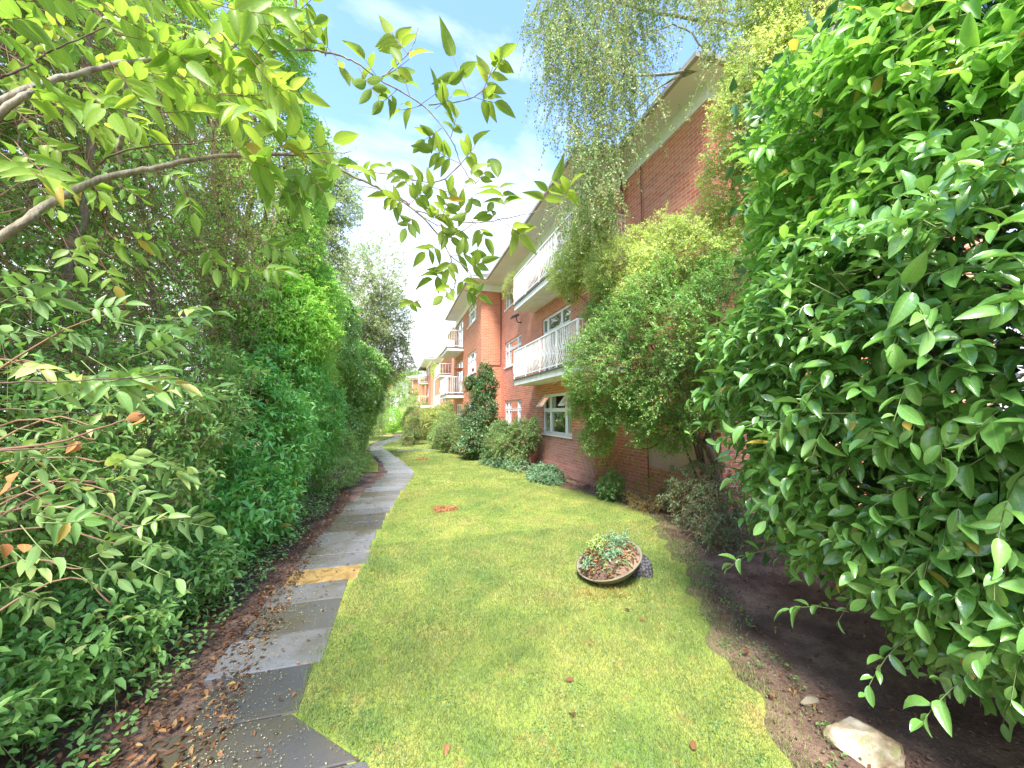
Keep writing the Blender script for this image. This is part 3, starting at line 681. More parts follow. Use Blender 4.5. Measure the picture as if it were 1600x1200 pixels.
# dark cable on the south face of the tower
MB().tube([(4.56, 16.78, 7.28), (4.56, 16.78, 3.95), (4.52, 16.78, 3.9), (3.95, 16.78, 3.9), (3.85, 16.78, 3.82), (3.83, 16.78, .1)], .02, 6).build('cable_pipe', M['pipe'], B)
MB().tube([(XN-.04, 7.05, 7.28), (XN-.04, 7.05, .1)], .012, 6).build('cable', M['pipe'], B)
MB().tube([(4.64, 7.36, 7.62), (5.08, 7.7, 7.45), (5.12, 7.72, 6.5)], .03, 8).build('downpipe', M['pipe'], B)
vt = MB(); vt.box(4.1, 4.16, 16.77, 16.799, 3.72, 3.77); vt.box(4.1, 4.16, 16.77, 16.799, 3.56, 3.61); vt.build('air_vent', M['black'], B)

# ---- blocks further along: same kind, plainer because they are small in view
def far_block(name_label, XTf, XMf, Y0, Y1, zoff=0.0, seed=0):
    b = empty('apartment_building', (XMf, Y0, 0), name_label, 'building', None)
    tb = MB(); opsT = [(Y0+3.4, Y0+5.6, SILLZ[k], HEADZ[k]-.03) for k in range(3)]
    wall_x(tb, XTf, Y0, Y0+7, -.1, ZB, opsT); wall_y(tb, Y0, XTf, XMf, -.1, ZB)
    opsM = [(Y0+9.5, Y0+11.5, SILLZ[k], HEADZ[k]-.03) for k in range(3)]
    wall_x(tb, XMf, Y0+7, Y1, -.1, ZB, opsM); wall_y(tb, Y0-3, XMf, XMf+9, -.1, ZB)
    wall_x(tb, XMf, Y0-3, Y0, -.1, ZB, [])
    tb.build('wall', M['brick_tower'], b)
    for o in opsT: window(b, XTf, *o, simple=True, curtain=False, sill=False)
    for o in opsM: window(b, XMf, *o, simple=True, curtain=False, sill=False)
    bdd = MB().box(XTf-.03, XMf+9, Y0-.03, Y0+7, ZB, 7.62); bdd.box(XMf-.03, XMf+9, Y0-3.03, Y0-.03, ZB, 7.619)
    bdd.build('eaves_band', M['fascia'], b)
    MB().box(XTf-.75, XMf+9, Y0-.7, Y0+7.6, 7.62, 7.75).box(XMf-.7, XMf+9, Y0-3.7, Y0-.7, 7.62, 7.75).box(XMf-.7, XMf+9, Y0+7.6, Y1, 7.62, 7.75).build('soffit', M['soffit'], b)
    MB().add([(XTf-.8, Y0-.75, 7.75), (XMf+9, Y0-.75, 7.75), (XMf+9, Y1, 7.75), (XTf-.8, Y1, 7.75), (XTf+2.5, Y0+2, 8.6), (XMf+9, Y0+2, 8.6), (XMf+9, Y1, 8.6), (XTf+2.5, Y1, 8.6)],
             [(4,5,6,7),(0,1,5,4),(1,2,6,5),(2,3,7,6),(3,0,4,7)]).build('roof', M['roof'], b)
    balcony(b, XTf-1.0, XTf, Y0+4.2, Y0+6.9, 2.6, panels=((Y0+4.25, Y0+6.85),), belly=False, gap=.25)
    balcony(b, XTf-1.0, XTf, Y0+4.2, Y0+6.9, 5.24, panels=((Y0+4.25, Y0+6.85),), belly=False, gap=.25)
    MB().tube([(XTf+.35, Y0-.05, 7.4), (XTf+.35, Y0-.05, .1)], .05, 6).build('downpipe', M['white'], b)
    return b
b2 = far_block('middle brick apartment block of the row, its south face bright orange behind the shrubs', 3.75, 4.75, 43, 56)
MB().box(2.6, 9, 40.2, 43.0, 2.3, 2.5).build('canopy', M['white'], b2)
balcony(b2, 3.75, 4.75, 34.5, 39.0, 5.0, panels=((34.6, 38.9),), belly=False, gap=.25)
balcony(b2, 3.75, 4.75, 34.5, 39.0, 2.2, panels=((34.6, 38.9),), belly=False, gap=.25)
wb = MB(); wall_x(wb, 4.75, 34, 40, 0, ZB, []); wall_y(wb, 34, 4.75, 9, 0, ZB); wb.build('wing_wall', M['brick_tower'], b2)
MB().box(4.0, 9, 33.6, 40, 7.4, 7.55).build('wing_roof', M['soffit'], b2)
b3 = far_block('farthest brick apartment block of the row with a grey roof, partly behind pale shrubs', 2.35, 4.5, 66, 80)
MB().box(1.6, 9, 64, 66, 2.2, 2.4).build('canopy', M['white'], b3)
hs = empty('house', (0, 92, 0), 'small pale house with a grey roof and white windows at the end of the garden', 'house')
hb = MB(); hb.box(-1.2, 5, 92, 99, 0, 7.2); hb.build('wall', M['white'], hs)
MB().add([(-1.8, 91.5, 7.2), (5.6, 91.5, 7.2), (5.6, 99.5, 7.2), (-1.8, 99.5, 7.2), (1, 95, 9.2), (3, 95, 9.2)], [(0,1,5,4),(1,2,5),(2,3,4,5),(3,0,4)]).build('roof', M['roof'], hs)
for k in range(3):
    fo = MB().box(-.9+k*1.1, 0+k*1.1, 91.9, 91.99, 5.2, 6.6).build('window', M['white'], hs)
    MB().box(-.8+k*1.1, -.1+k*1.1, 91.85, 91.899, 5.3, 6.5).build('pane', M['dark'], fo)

# ---- things on the facade
fl = empty('floodlight', (XM, 13.9, 5.3), 'black floodlight on a bracket on the brick wall between the windows', 'floodlight')
MB().tube([(XM, 13.9, 5.22), (XM-.16, 13.9, 5.25), (XM-.2, 13.9, 5.42)], .022, 6).build('bracket', M['black'], fl)
lh = MB().add([(XM-.42, 13.75, 5.36), (XM-.12, 13.75, 5.48), (XM-.12, 14.05, 5.48), (XM-.42, 14.05, 5.36), (XM-.38, 13.78, 5.46), (XM-.14, 13.78, 5.56), (XM-.14, 14.02, 5.56), (XM-.38, 14.02, 5.46)],
              [(0,3,2,1),(4,5,6,7),(0,1,5,4),(1,2,6,5),(2,3,7,6),(3,0,4,7)]).build('lamp_head', M['black'], fl)
ab = empty('alarm_box', (XM, 9.45, 4.85), 'white alarm box with a black base on the brick wall above the balcony door', 'alarm box')
bevel(MB().box(XM-.13, XM-.002, 9.32, 9.56, 4.83, 5.12).build('casing', M['white'], ab), .015)
MB().lathe([(0, -.05), (.055, -.05), (.065, 0), (0, 0)], (XM-.07, 9.44, 4.829), n=16).build('sounder', M['black'], ab)
hbk = empty('hanging_basket', (3.0, 21.6, 3.6), 'terracotta hanging basket above the far balcony door', 'basket')
MB().lathe([(0, -.22), (.16, -.17), (.25, -.02), (.26, 0), (.22, 0), (0, -.03)], (3.35, 21.3, 4.25), n=18).build('bowl', M['terracotta'], hbk, True)
MB().tube([(3.1, 21.3, 4.25), (3.35, 21.3, 4.75), (3.6, 21.3, 4.25)], .008, 4).tube([(3.35, 21.3, 4.75), (3.63, 21.5, 4.8)], .01, 4).build('hanger', M['black'], hbk)

# ================================================================== VEGETATION
def out_dirs(Nn, outw=1., up=.35, jit=.45): 
    return nrm(Nn*outw + np.array((0, 0, up)) + rng.normal(0, jit, Nn.shape))
def bush(name, label, cat, bl, n, k, L, ll, lw, T, mat, base=None, stem='twig', group=None, nb=8, r0=.03, depth=.12, amp=.14, ls=1.3, cull=-.25,
         inner=.12, up=.35, jit=.45, spread=.9, droop=.25, sr=.0025, far=.78, outw=1., trunkmat='bark', trunkname='stems', leafname='foliage', upn=.7):
    bl = [tuple(b) for b in bl]
    if base is None: base = (bl[0][0], bl[0][1], 0)
    o = empty(name, base, label, cat, group)
    P, Nn = blobs(bl, n, depth, amp, ls, cull, inner, far=far)
    D = out_dirs(Nn, outw, up, jit)
    shoots(P - D*L*.5, D, L*(.6+.8*rng.random(n)), k, ll, lw, T, M[mat], o, M[stem] if stem else None, leafname, spread, droop, sr, up=upn)
    if nb: branches_in(bl, base, o, M[trunkmat], nb, r0, trunkname)
    return o

# ---- right: tall cherry laurel close to the camera
LB = [(3.32, 1.2, 2.05, 1.2, 1.6, 1.5), (3.7, 1.15, 3.5, 1.2, 1.7, 1.5), (3.15, 1.55, 1.25, .72, .95, .62), (3.3, -.5, 2.0, 1.0, 1.1, 1.7), (3.0, .9, .95, .6, .8, .4), (4.2, .9, 4.6, 1.0, 1.5, .9)]
lau = empty('cherry_laurel', (3.5, 1.1, 0), 'tall glossy cherry laurel with large leaves filling the right side over the bare soil', 'laurel')
P, Nn = blobs(LB, 5200, .12, .15, 1.6, -.6, .3, zmin=.3, far=.82)
lowm = P[:, 2] < 3.05 + .5*lump(P, 1)  # leaves above this height get the green with the light painted in
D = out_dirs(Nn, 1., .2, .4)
for nm, m_, mt in (('foliage', lowm, 'laurel'), ('lit_foliage', ~lowm, 'laurel_top')):
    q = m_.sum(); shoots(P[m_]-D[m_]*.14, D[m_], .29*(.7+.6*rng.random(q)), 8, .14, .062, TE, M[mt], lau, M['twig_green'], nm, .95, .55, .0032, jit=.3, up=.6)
branches_in([(a_, b_, c_, d*.8, e*.8, f*.8) for a_, b_, c_, d, e, f in LB], (3.6, 1.0, 0), lau, M['bark'], 22, .045, 'stems')
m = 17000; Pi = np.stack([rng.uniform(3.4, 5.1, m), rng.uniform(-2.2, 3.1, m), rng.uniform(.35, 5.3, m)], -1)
leaves('inner_foliage', TS, Pi, rng.normal(0, 1, Pi.shape)-(0, 0, .5), rng.normal(0, 1, Pi.shape), .15, .09, M['camellia'], lau)  # darker leaf colour than the outer laurel: shade in the gaps is painted in
# a few low shoots hanging over the soil
Pd = np.array([Pt(1190, 860, 2.75), Pt(1300, 950, 2.3), Pt(1400, 1010, 2.0), Pt(1510, 1060, 1.7)])
Dd = nrm(np.array([(-.8, .2, -.35)]*len(Pd)) + rng.normal(0, .2, (len(Pd), 3)))
shoots(Pd, Dd, .25, 8, .12, .055, TE, M['laurel'], lau, M['twig_green'], 'low_shoots', .8, .35, .003)

# ---- right: firethorn-like shrub and creeper against the block
FT = [(3.9, 6.3, 2.6, .8, 1.15, 1.1), (4.3, 5.2, 3.0, .95, 1.15, 1.3), (4.7, 4.3, 2.9, .9, .9, 1.2), (4.2, 6.4, 3.6, .65, 1.1, .8), (3.85, 6.9, 2.0, .5, .65, .55), (3.95, 6.95, 1.35, .35, .45, .45), (4.35, 5.6, 1.55, .55, .6, .42), (4.5, 5.0, 2.1, .75, .9, .6)]
ft = bush('firethorn', 'big small leaved green shrub with orange tinged tips in front of the near balcony', 'shrub', FT, 8500, 11, .2, .052, .03, TS, 'berry', (5.0, 5.2, 0),
     'twig', nb=0, depth=.16, amp=.3, ls=1.9, inner=.25, jit=.6, sr=.0018, far=.7, droop=.08)
mb = MB()
limb(mb, [(5.0, 4.9, -.05), (4.95, 5.0, .7), (4.8, 5.1, 1.25), (4.4, 5.5, 1.6), (4.1, 6.0, 1.9)], .075, .03, 8, 6, .01)
limb(mb, [(4.9, 5.0, .9), (4.95, 5.3, 1.7), (4.5, 5.7, 2.8), (4.3, 6.2, 3.8)], .06, .015, 8, 6, .012)
limb(mb, [(4.8, 5.1, 1.25), (5.0, 4.8, 2.0), (4.6, 4.9, 3.0)], .05, .015, 7, 6, .012)
limb(mb, [(4.5, 5.4, 1.55), (4.25, 5.6, 1.2), (4.1, 5.9, 1.1)], .02, .006, 6, 5, .006)
for i in range(16):
    b = FT[i % len(FT)]; e_ = np.array(b[:3])+nrm(rng.normal(size=3))*np.array(b[3:])*.8
    limb(mb, [(4.4+rng.normal(0, .1), 5.6+rng.normal(0, .2), 1.9+rng.random()), (np.array((4.4, 5.6, 2.4))+e_)/2+rng.normal(0, .1, 3), e_], .018, .005, 5, 5, .012)
mb.build('trunk', M['bark'], ft, True)
# pale climber / birch-like sprays higher up against the wall and balcony
CL = [(4.25, 6.3, 4.55, .7, 1.1, .62), (4.5, 5.2, 4.35, .7, .9, .8), (3.9, 7.9, 5.1, .45, .9, .7), (4.0, 7.3, 5.9, .4, .6, .6), (4.95, 4.4, 5.0, .5, .5, .7), (4.1, 7.1, 5.3, .3, .5, .4), (4.2, 5.7, 3.9, .6, .8, .5), (4.95, 3.85, 6.1, .75, .65, 1.1), (5.2, 3.6, 7.4, .7, .6, .7)]
cl = bush('climber', 'pale yellowish small leaved climber sprawling over the upper balcony and wall', 'climber', CL, 13000, 11, .18, .042, .027, TS, 'climber', (5.1, 5.3, 0),
     'twig_pale', nb=10, r0=.03, depth=.22, amp=.35, ls=2.3, inner=.3, jit=.7, up=.1, droop=.15, sr=.0012, far=.6)
# dry bamboo-like stems at the corner of the wall
bm_ = empty('dry_plant', (4.35, 7.6, 0), 'dry orange brown stems standing against the brick corner under the shrub', 'dry plant')
m = 70; P0 = np.stack([rng.normal(4.55, .14, m), rng.normal(7.55, .3, m), np.zeros(m)], -1); tp_ = P0+np.stack([rng.normal(-.1, .25, m), rng.normal(0, .3, m), .6+.8*rng.random(m)], -1)
C = P0[:, None]+(tp_-P0)[:, None]*np.linspace(0, 1, 5)[None, :, None]; C[..., 0] += .06*np.sin(np.linspace(0, 3, 5))[None]
tubes('stems', C, np.broadcast_to(np.array((.005, .005, .004, .003, .002)), (m, 5)), M['twig_pale'], bm_)
Pq = np.concatenate([C[:, 3], C[:, 4], C[:, 4]]); shoots(Pq, nrm(rng.normal(0, 1, Pq.shape)+(0, 0, .3)), .16, 7, .06, .012, TL, M['bamboo'], bm_, None, 'foliage', .9, .5)

# ---- right: weeping birch whose boughs reach over the roof
bi = empty('birch_tree', (5.4, 3.3, 0), 'weeping birch with tiny drooping leaves reaching over the eaves, upper right', 'tree')
mb = MB(); trunkp = [(5.9, 3.2, -.05), (5.8, 3.2, 2.5), (5.6, 3.3, 5.2), (5.4, 3.4, 7.6), (5.3, 3.6, 10.5)]
limb(mb, trunkp, .17, .06, 10, 6)
lims = []
def L3(pts): 
    return [np.array(p_, float) if abs(p_[0]) < 12 else Pt(*p_) for p_ in pts]
for pts, r0 in ((( (5.55, 3.35, 6.2), (1330, 95, 6.4), (1200, 92, 6.6), (1100, 108, 6.6), (1000, 118, 6.6), (940, 95, 6.7), (895, 60, 6.8)), .05),
                (((5.45, 3.4, 7.2), (1250, 45, 7.0), (1130, 35, 7.0), (1000, 15, 7.2), (900, -30, 7.4), (850, -20, 7.6)), .05),
                (((1090, 110, 6.6), (1030, 135, 6.7), (985, 185, 6.8), (950, 215, 6.9)), .02),
                (((5.4, 3.4, 8.0), (1200, -120, 7.2), (1050, -150, 7.4), (930, -120, 7.6), (870, -60, 7.8)), .05),
                (((960, 100, 6.7), (920, 60, 6.9), (880, 20, 7.1)), .02),
                (((5.5, 3.4, 6.8), (1300, 30, 5.6), (1200, 150, 5.6), (1170, 200, 5.6)), .04),
                (((1120, 100, 6.6), (1060, 40, 6.8), (1000, 60, 7.0)), .02),
                (((5.3, 3.5, 9), (1350, -150, 7), (1180, -60, 6.6), (1110, 20, 6.6)), .04)):
    p_ = L3(pts); lims.append(smooth_path(p_, 6)); limb(mb, p_, r0, .008, 7, 6, .012)
mb.build('trunk', M['bark_birch'], bi, True)
# hanging strands: start on boughs inside an outline of the crown
ST = []
def strands(x0, x1, y0, y1, n, t0, t1, L0, L1):
    x = rng.uniform(x0, x1, n); y = rng.uniform(y0, y1, n); tt = rng.uniform(t0, t1, n); ln = rng.uniform(L0, L1, n)
    return [(Pt(a_, b_, c_), l_) for a_, b_, c_, l_ in zip(x, y, tt, ln)]
ST += strands(850, 1015, -120, 60, 480, 6.4, 7.6, .5, 1.3)
ST += strands(850, 1005, 40, 150, 320, 6.4, 7.2, .5, 1.1)
ST += strands(815, 870, -10, 60, 40, 7.0, 7.6, .15, .4)
ST += strands(985, 1130, -120, 10, 420, 6.2, 7.4, .3, .7)
ST += strands(1100, 1330, -60, 80, 420, 5.4, 6.8, .3, .8)
ST += strands(1150, 1330, 60, 200, 260, 5.0, 6.0, .4, .9)
ST += strands(880, 1000, 150, 225, 90, 6.5, 7.0, .4, .8)
ST += strands(885, 965, 190, 290, 110, 6.3, 6.9, .5, 1.1)
ST += strands(870, 960, 290, 360, 60, 6.4, 7.2, .4, .8)
m = len(ST); S0 = np.array([s_[0] for s_ in ST]); SL = np.array([s_[1] for s_ in ST]); ns = 9
tt = np.linspace(0, 1, ns); dirh = rng.normal(0, .6, (m, 2))
C = np.repeat(S0[:, None], ns, 1); C[..., :2] += dirh[:, None]*np.sqrt(tt)[None, :, None]*SL[:, None, None]*.6; C[..., 2] -= (tt**1.3)[None]*SL[:, None]*.95 - .12*np.sin(tt*3.1)[None]*SL[:, None]
tubes('twigs', C, np.broadcast_to(np.linspace(.004, .0012, ns), (m, ns)), M['twig'], bi)
kk = 42; ti = rng.random((m, kk))*(ns-1.01); i0 = ti.astype(int); fr_ = (ti-i0)[..., None]
ar = np.arange(m)[:, None]; LPp = C[ar, i0]*(1-fr_)+C[ar, i0+1]*fr_ + rng.normal(0, .022, (m, kk, 3))
A = rng.normal(0, .6, (m, kk, 3)); A[..., 2] -= .8; keep = rng.random((m, kk)) < np.clip(SL/.8, .35, 1)[:, None]
LPp, A = LPp[keep], A[keep]; N_ = rng.normal(0, 1, A.shape)+(0, 0, .3)
leaves('foliage', TS, LPp, A, N_, .04*(.7+.6*rng.random(len(A))), .032, M['birch'], bi)

# ---- beds along the wall
bush('camellia', 'tall dark glossy evergreen bush between the tower window and the brick wall', 'bush', [(3.25, 15.0, 1.3, .62, .8, 1.25), (3.45, 15.2, 2.6, .42, .6, .75), (3.5, 15.2, 3.3, .25, .3, .4), (3.1, 14.6, .7, .7, .8, .6), (2.9, 15.3, 3.0, .2, .25, .3)], 3000, 9, .28, .1, .055, TS, 'camellia', None, 'twig', amp=.38, ls=2.6, jit=.65, sr=.004, nb=6)
bush('broadleaf_shrub', 'bright green rounded bush below the ground floor windows, right of the dark bush', 'bush', [(3.75, 12.4, .6, .75, 1.0, .65), (3.95, 11.8, .95, .42, .5, .6), (3.7, 13.5, .75, .5, .6, .65), (4.15, 11.3, 1.35, .16, .18, .4), (3.6, 12.9, 1.15, .3, .3, .35)], 2800, 9, .2, .07, .036, TS, 'shrub_a', None, 'twig', amp=.42, ls=3, jit=.7, sr=.003, nb=6)
bush('low_plant', 'low grey green plant spreading at the lawn edge under the shrubs', 'plant', [(3.55, 12.0, .15, .45, .8, .22), (3.3, 13.0, .15, .4, .6, .25)], 900, 8, .12, .06, .035, TS, 'glauc', None, None, amp=.5, ls=4, jit=.8, nb=0, group='grey green ground plants by the wall')
bush('low_plant', 'low blue green mound of leaves on the lawn edge in front of the brick plinth', 'plant', [(3.85, 9.7, .1, .38, .85, .24), (3.75, 9.1, .08, .3, .5, .17)], 1300, 8, .12, .055, .034, TS, 'glauc', None, None, amp=.5, ls=4, jit=.8, nb=0, group='grey green ground plants by the wall')
bush('green_shrub', 'mid green loose bush left of the dark evergreen, before the tower', 'bush', [(2.55, 17.3, .75, .75, .9, .75), (2.95, 16.3, .55, .6, .8, .6), (2.5, 18.6, .8, .7, .8, .7)], 2200, 9, .25, .075, .035, TS, 'shrub_a', None, 'twig', amp=.25, ls=1.8, sr=.004, nb=6)
bush('dark_shrub', 'dark green feathery bush at the corner of the side path', 'bush', [(2.1, 19.3, .7, .5, .6, .75), (2.6, 20.3, 1.0, .5, .7, 1.0)], 1300, 9, .25, .08, .022, TS, 'ivy_dark', None, 'twig', amp=.25, ls=1.8, sr=.004, nb=4)
bush('yellow_shrub', 'wide pale yellow green shrub with several stems beyond the side path', 'shrub', [(2.9, 26.5, 1.3, 1.5, 1.6, .85), (1.7, 26.0, 1.15, .9, 1.2, .8), (3.7, 27.0, 1.6, 1.0, 1.2, .8), (1.2, 28, 1.3, .7, .9, .8)], 4200, 8, .35, .1, .05, TS, 'shrub_y', (3.0, 26.5, 0), 'twig', amp=.3, ls=1.4, sr=.006, nb=12, r0=.06, far=.7)
bush('sapling', 'small upright green sapling standing on the lawn before the yellow shrub', 'sapling', [(1.05, 21.9, 1.0, .35, .35, .9), (.9, 22.0, .45, .45, .4, .35), (.55, 21.0, .35, .25, .25, .45)], 620, 8, .3, .08, .035, TS, 'shrub_a', None, 'twig', amp=.35, ls=2, sr=.005, nb=7, r0=.02)
bush('round_bush', 'clipped round bright green bush beside the far bend of the path', 'bush', [(-.35, 36, 1.15, 1.0, 1.2, 1.15)], 1300, 8, .25, .1, .05, TS, 'ivy', None, None, amp=.12, nb=0)
bush('orange_shrub', 'low golden orange tinted shrub right of the round bush', 'shrub', [(1.2, 38, 1.1, 1.2, 1.2, 1.0)], 1200, 8, .3, .1, .05, TS, 'climber', None, None, amp=.2, nb=0)
bush('pale_shrub', 'tall pale green and white flecked shrub left of the far path', 'shrub', [(-1.7, 33, 1.4, 1.1, 1.5, 1.3), (-1.4, 29.5, .9, .7, 1.0, .9), (-1.9, 36, 2.6, 1.2, 1.5, 1.6)], 2600, 8, .3, .1, .05, TS, 'scrub_pale', None, None, amp=.3, nb=0)
bush('pale_tree', 'pale pinkish green small tree in front of the farthest block', 'tree', [(1.0, 52, 4.2, 1.8, 2, 1.7), (.0, 50, 3.0, 1.6, 2, 1.7), (2.2, 48, 2.3, 1.8, 2, 1.5), (1.8, 44, 1.4, 1.6, 1.5, 1.2)], 3500, 8, .5, .16, .09, TS, 'scrub_pale', (1, 50, 0), None, amp=.25, nb=6, r0=.1, trunkname='trunk', leafname='crown')
bush('orange_tree', 'small tree with orange tinged foliage at the left of the farthest block', 'tree', [(-1.6, 56, 5.2, 1.2, 1.5, 1.3), (-2, 55, 3.6, 1.2, 1.5, 1.3)], 1200, 8, .5, .16, .09, TS, 'dead_leaf', (-1.8, 55, 0), None, amp=.25, nb=4, r0=.1, trunkname='trunk', leafname='crown')
bush('balcony_plant', 'yellow green potted shrub spilling from the far end of the upper balcony', 'plant', [(4.0, 12.75, 6.35, .3, .38, .42), (4.0, 13.2, 6.2, .28, .35, .3)], 620, 9, .2, .045, .02, TS, 'shrub_y', (4.0, 12.3, 5.5), 'twig', amp=.35, ls=3, jit=.8, nb=4, r0=.012, sr=.002)
bush('balcony_creeper', 'pale yellow creeper at the far end of the second block balcony', 'creeper', [(3.9, 39.4, 6.0, .5, .7, .8)], 500, 8, .3, .09, .05, TS, 'shrub_y', (4, 39.5, 5), None, nb=0, amp=.3)
bush('bed_plant', 'leafy plant with pale green leaves at the foot of the brick corner', 'plant', [(4.2, 7.0, .22, .28, .3, .22), (4.15, 6.75, .42, .16, .16, .16)], 90, 7, .16, .09, .055, TM, 'shrub_a', None, 'twig_green', nb=3, r0=.008)
bush('bed_shrub', 'dusky grey green drooping shrub in the shade at the foot of the laurel', 'shrub', [(4.65, 4.9, .5, .5, .7, .5), (4.25, 4.25, .25, .4, .45, .28), (4.8, 5.8, .3, .3, .4, .25)], 800, 9, .26, .065, .02, TL, 'bedshrub', None, 'twig', nb=6, amp=.5, ls=2.5, jit=.8, droop=.6)
bush('wispy_bed_plant', 'thin dry wispy plant on the soil between the corner plant and the grey shrub', 'plant', [(4.75, 6.4, .3, .3, .5, .28), (4.4, 6.1, .15, .3, .4, .16)], 260, 8, .22, .05, .009, TL, 'bamboo', None, 'twig_pale', nb=0, amp=.4, jit=.8)

# ---- background trees
for (x, y, z, r, mt, lb) in ((3.5, 108, 10.5, 5.5, 'far_tree', 'bright green rounded tree rising behind the far rooftops'), (-3.0, 125, 12.5, 6, 'far_dark', 'tall dull green tree at the far left behind the house'),
                             (4.5, 150, 16.5, 7, 'far_dark', 'hazy grey green tree behind the bright rounded tree'), (16, 140, 15.5, 7, 'far_dark', 'dark conical evergreen above the far eaves'), (11, 112, 9, 4.5, 'far_tree', 'smaller light green tree to the right behind the far block')):
    bl = [(x, y, z-r*.5, r, r, r*.9), (x-r*.5, y-1, z-r*.9, r*.7, r*.7, r*.6), (x+r*.55, y-1, z-r*.8, r*.7, r*.7, r*.65)]
    bush('tree', lb, 'tree', bl, 4200, 8, 1.0, .38, .26, TS, mt, (x, y, 0), None, 'trees beyond the far rooftops', amp=.25, ls=.45, nb=6, r0=.3, trunkname='trunk', leafname='crown', cull=-.1)

# ---- far left: pale birches standing above the hedge
for k, (x, y, z, r, lb) in enumerate(((-3.1, 17.5, 11.2, 1.5, 'pale feathery birch top seen high above the left hedge'), (-1.5, 24, 10.0, 2.0, 'middle pale birch leaning over the hedge towards the path'), (-.6, 26, 7.6, 1.7, 'lowest pale birch foliage against the white sky'))):
    bl = [(x, y, z, r, r, r*1.3), (x-.9, y, z-2.2, r*1.05, r, r*1.3), (x-1.7, y+.5, z-4.2, r*1.1, r, r*1.4), (x+.35*k, y, z-2.2, r*.6, r*.6, r*.9)]
    bush('birch_tree', lb, 'tree', bl, 4200, 9, .45, .11, .085, TS, 'birch_far', (x-1.6, y, 0), 'twig', 'pale birches above the hedge', amp=.45, ls=1.2, nb=12, r0=.07, trunkname='trunk', leafname='crown', jit=.8, depth=.3, far=.5, trunkmat='bark_birch', sr=.004)

# ---- left: hedge of mixed trees and shrubs
ivt = bush('ivy_clad_tree', 'tall old tree covered in bright green ivy rising behind the left laurel', 'tree', [(-2.9, 9.6, 5.2, 1.2, 1.6, 2.6), (-2.6, 11.2, 3.4, 1.1, 1.8, 2.6), (-2.75, 10.0, 7.8, 1.05, 1.6, 1.9), (-3.3, 9.0, 9.8, 1.3, 1.5, 1.8)], 11000, 8, .2, .075, .06, TM, 'ivy', (-3.2, 8.5, 0),
     'twig', nb=14, r0=.14, amp=.22, ls=1.2, trunkname='trunk', droop=.5, up=-.1, cull=-.2, sr=.003)
bush('ivy_clump', 'overhanging clump of ivy leaning over the path in the distance', 'ivy', [(-1.5, 15.5, 2.9, 1.15, 1.8, 1.5), (-1.15, 16.2, 3.4, .85, 1.3, .9), (-1.9, 14.5, 1.2, .95, 1.6, 1.3), (-2.2, 13.5, 4.2, 1.0, 1.5, 1.8), (-1.7, 18, 1.2, .7, 1.3, 1.2), (-1.5, 17.5, 2.4, .9, 1.4, 1.3)], 8500, 8, .16, .095, .078, TM, 'ivy_dark', (-2.1, 15.5, 0), 'twig', nb=12, r0=.1, amp=.2, ls=1.6, droop=.6, up=-.1, cull=-.2, trunkname='trunk', sr=.003)
bush('cherry_laurel', 'glossy dark green laurel hedge bush beside the path on the left', 'laurel', [(-2.05, 6.9, 1.3, .72, 1.2, 1.25), (-2.0, 5.5, .8, .55, .75, .7), (-2.25, 8.3, 1.9, .85, 1.4, 1.6), (-1.75, 6.3, .55, .42, .8, .5), (-2.05, 10.2, 1.5, .8, 1.4, 1.4)], 2900, 8, .26, .115, .048, TE, 'laurel_left', (-2.4, 7, 0), 'twig_green', nb=12, r0=.05, amp=.2, ls=1.7, jit=.42, up=.5, cull=-.3)
bush('ash_sapling', 'bright green long leaved tree above the left laurel', 'tree', [(-2.2, 8.7, 3.6, .85, 1.2, 1.0), (-2.2, 9.9, 4.2, .8, 1.1, 1.1)], 2300, 9, .36, .12, .04, TL, 'ash', (-2.7, 8, 0), 'twig_green', nb=10, r0=.06, amp=.25, ls=1.6, trunkname='trunk', up=.2, droop=.45)
bush('ground_ivy', 'low straggly ivy and weeds on the verge left of the path bend', 'ivy', [(-1.3, 10.6, .3, .5, 1.6, .4), (-1.15, 13.2, .3, .4, 1.3, .45), (-1.5, 12.2, .8, .5, 1.2, .5)], 1500, 8, .18, .055, .04, TS, 'scrub', None, 'twig', nb=0, amp=.3)
bush('mixed_shrub', 'loose mid green shrub with pale leaflets close to the camera on the left', 'shrub', [(-2.35, 3.9, 1.5, .8, .95, .95), (-2.6, 2.9, 1.3, .8, .9, .9), (-2.1, 4.7, 1.9, .55, .7, .7), (-2.5, 2.1, 1.1, .7, .7, .8), (-2.7, 1.3, 1.4, .7, .7, 1.0)], 2300, 8, .26, .075, .036, TM, 'scrub', (-2.7, 3.4, 0), 'twig', nb=18, r0=.025, amp=.28, ls=1.8, jit=.6, droop=.35, far=.72, cull=-.4)
bush('low_shrub', 'grey green low shrub with broad leaflets beside the near path', 'shrub', [(-1.85, 4.35, .35, .5, .5, .36), (-2.0, 3.3, .35, .55, .6, .38), (-2.15, 2.3, .4, .6, .6, .42)], 800, 7, .24, .08, .042, TM, 'scrub', (-2.1, 3.4, 0), 'twig_green', nb=10, r0=.01, amp=.25, jit=.6, droop=.4, cull=-.4)
bush('yellowing_sprig', 'branch of cream and yellow leaves hanging in front of the left shrub', 'sprig', [(-1.75, 3.95, 1.15, .22, .3, .1), (-1.9, 3.4, 1.25, .25, .25, .12)], 36, 7, .24, .075, .038, TM, 'scrub_pale', (-2.3, 3.9, .9), 'twig_pale', nb=3, r0=.008)
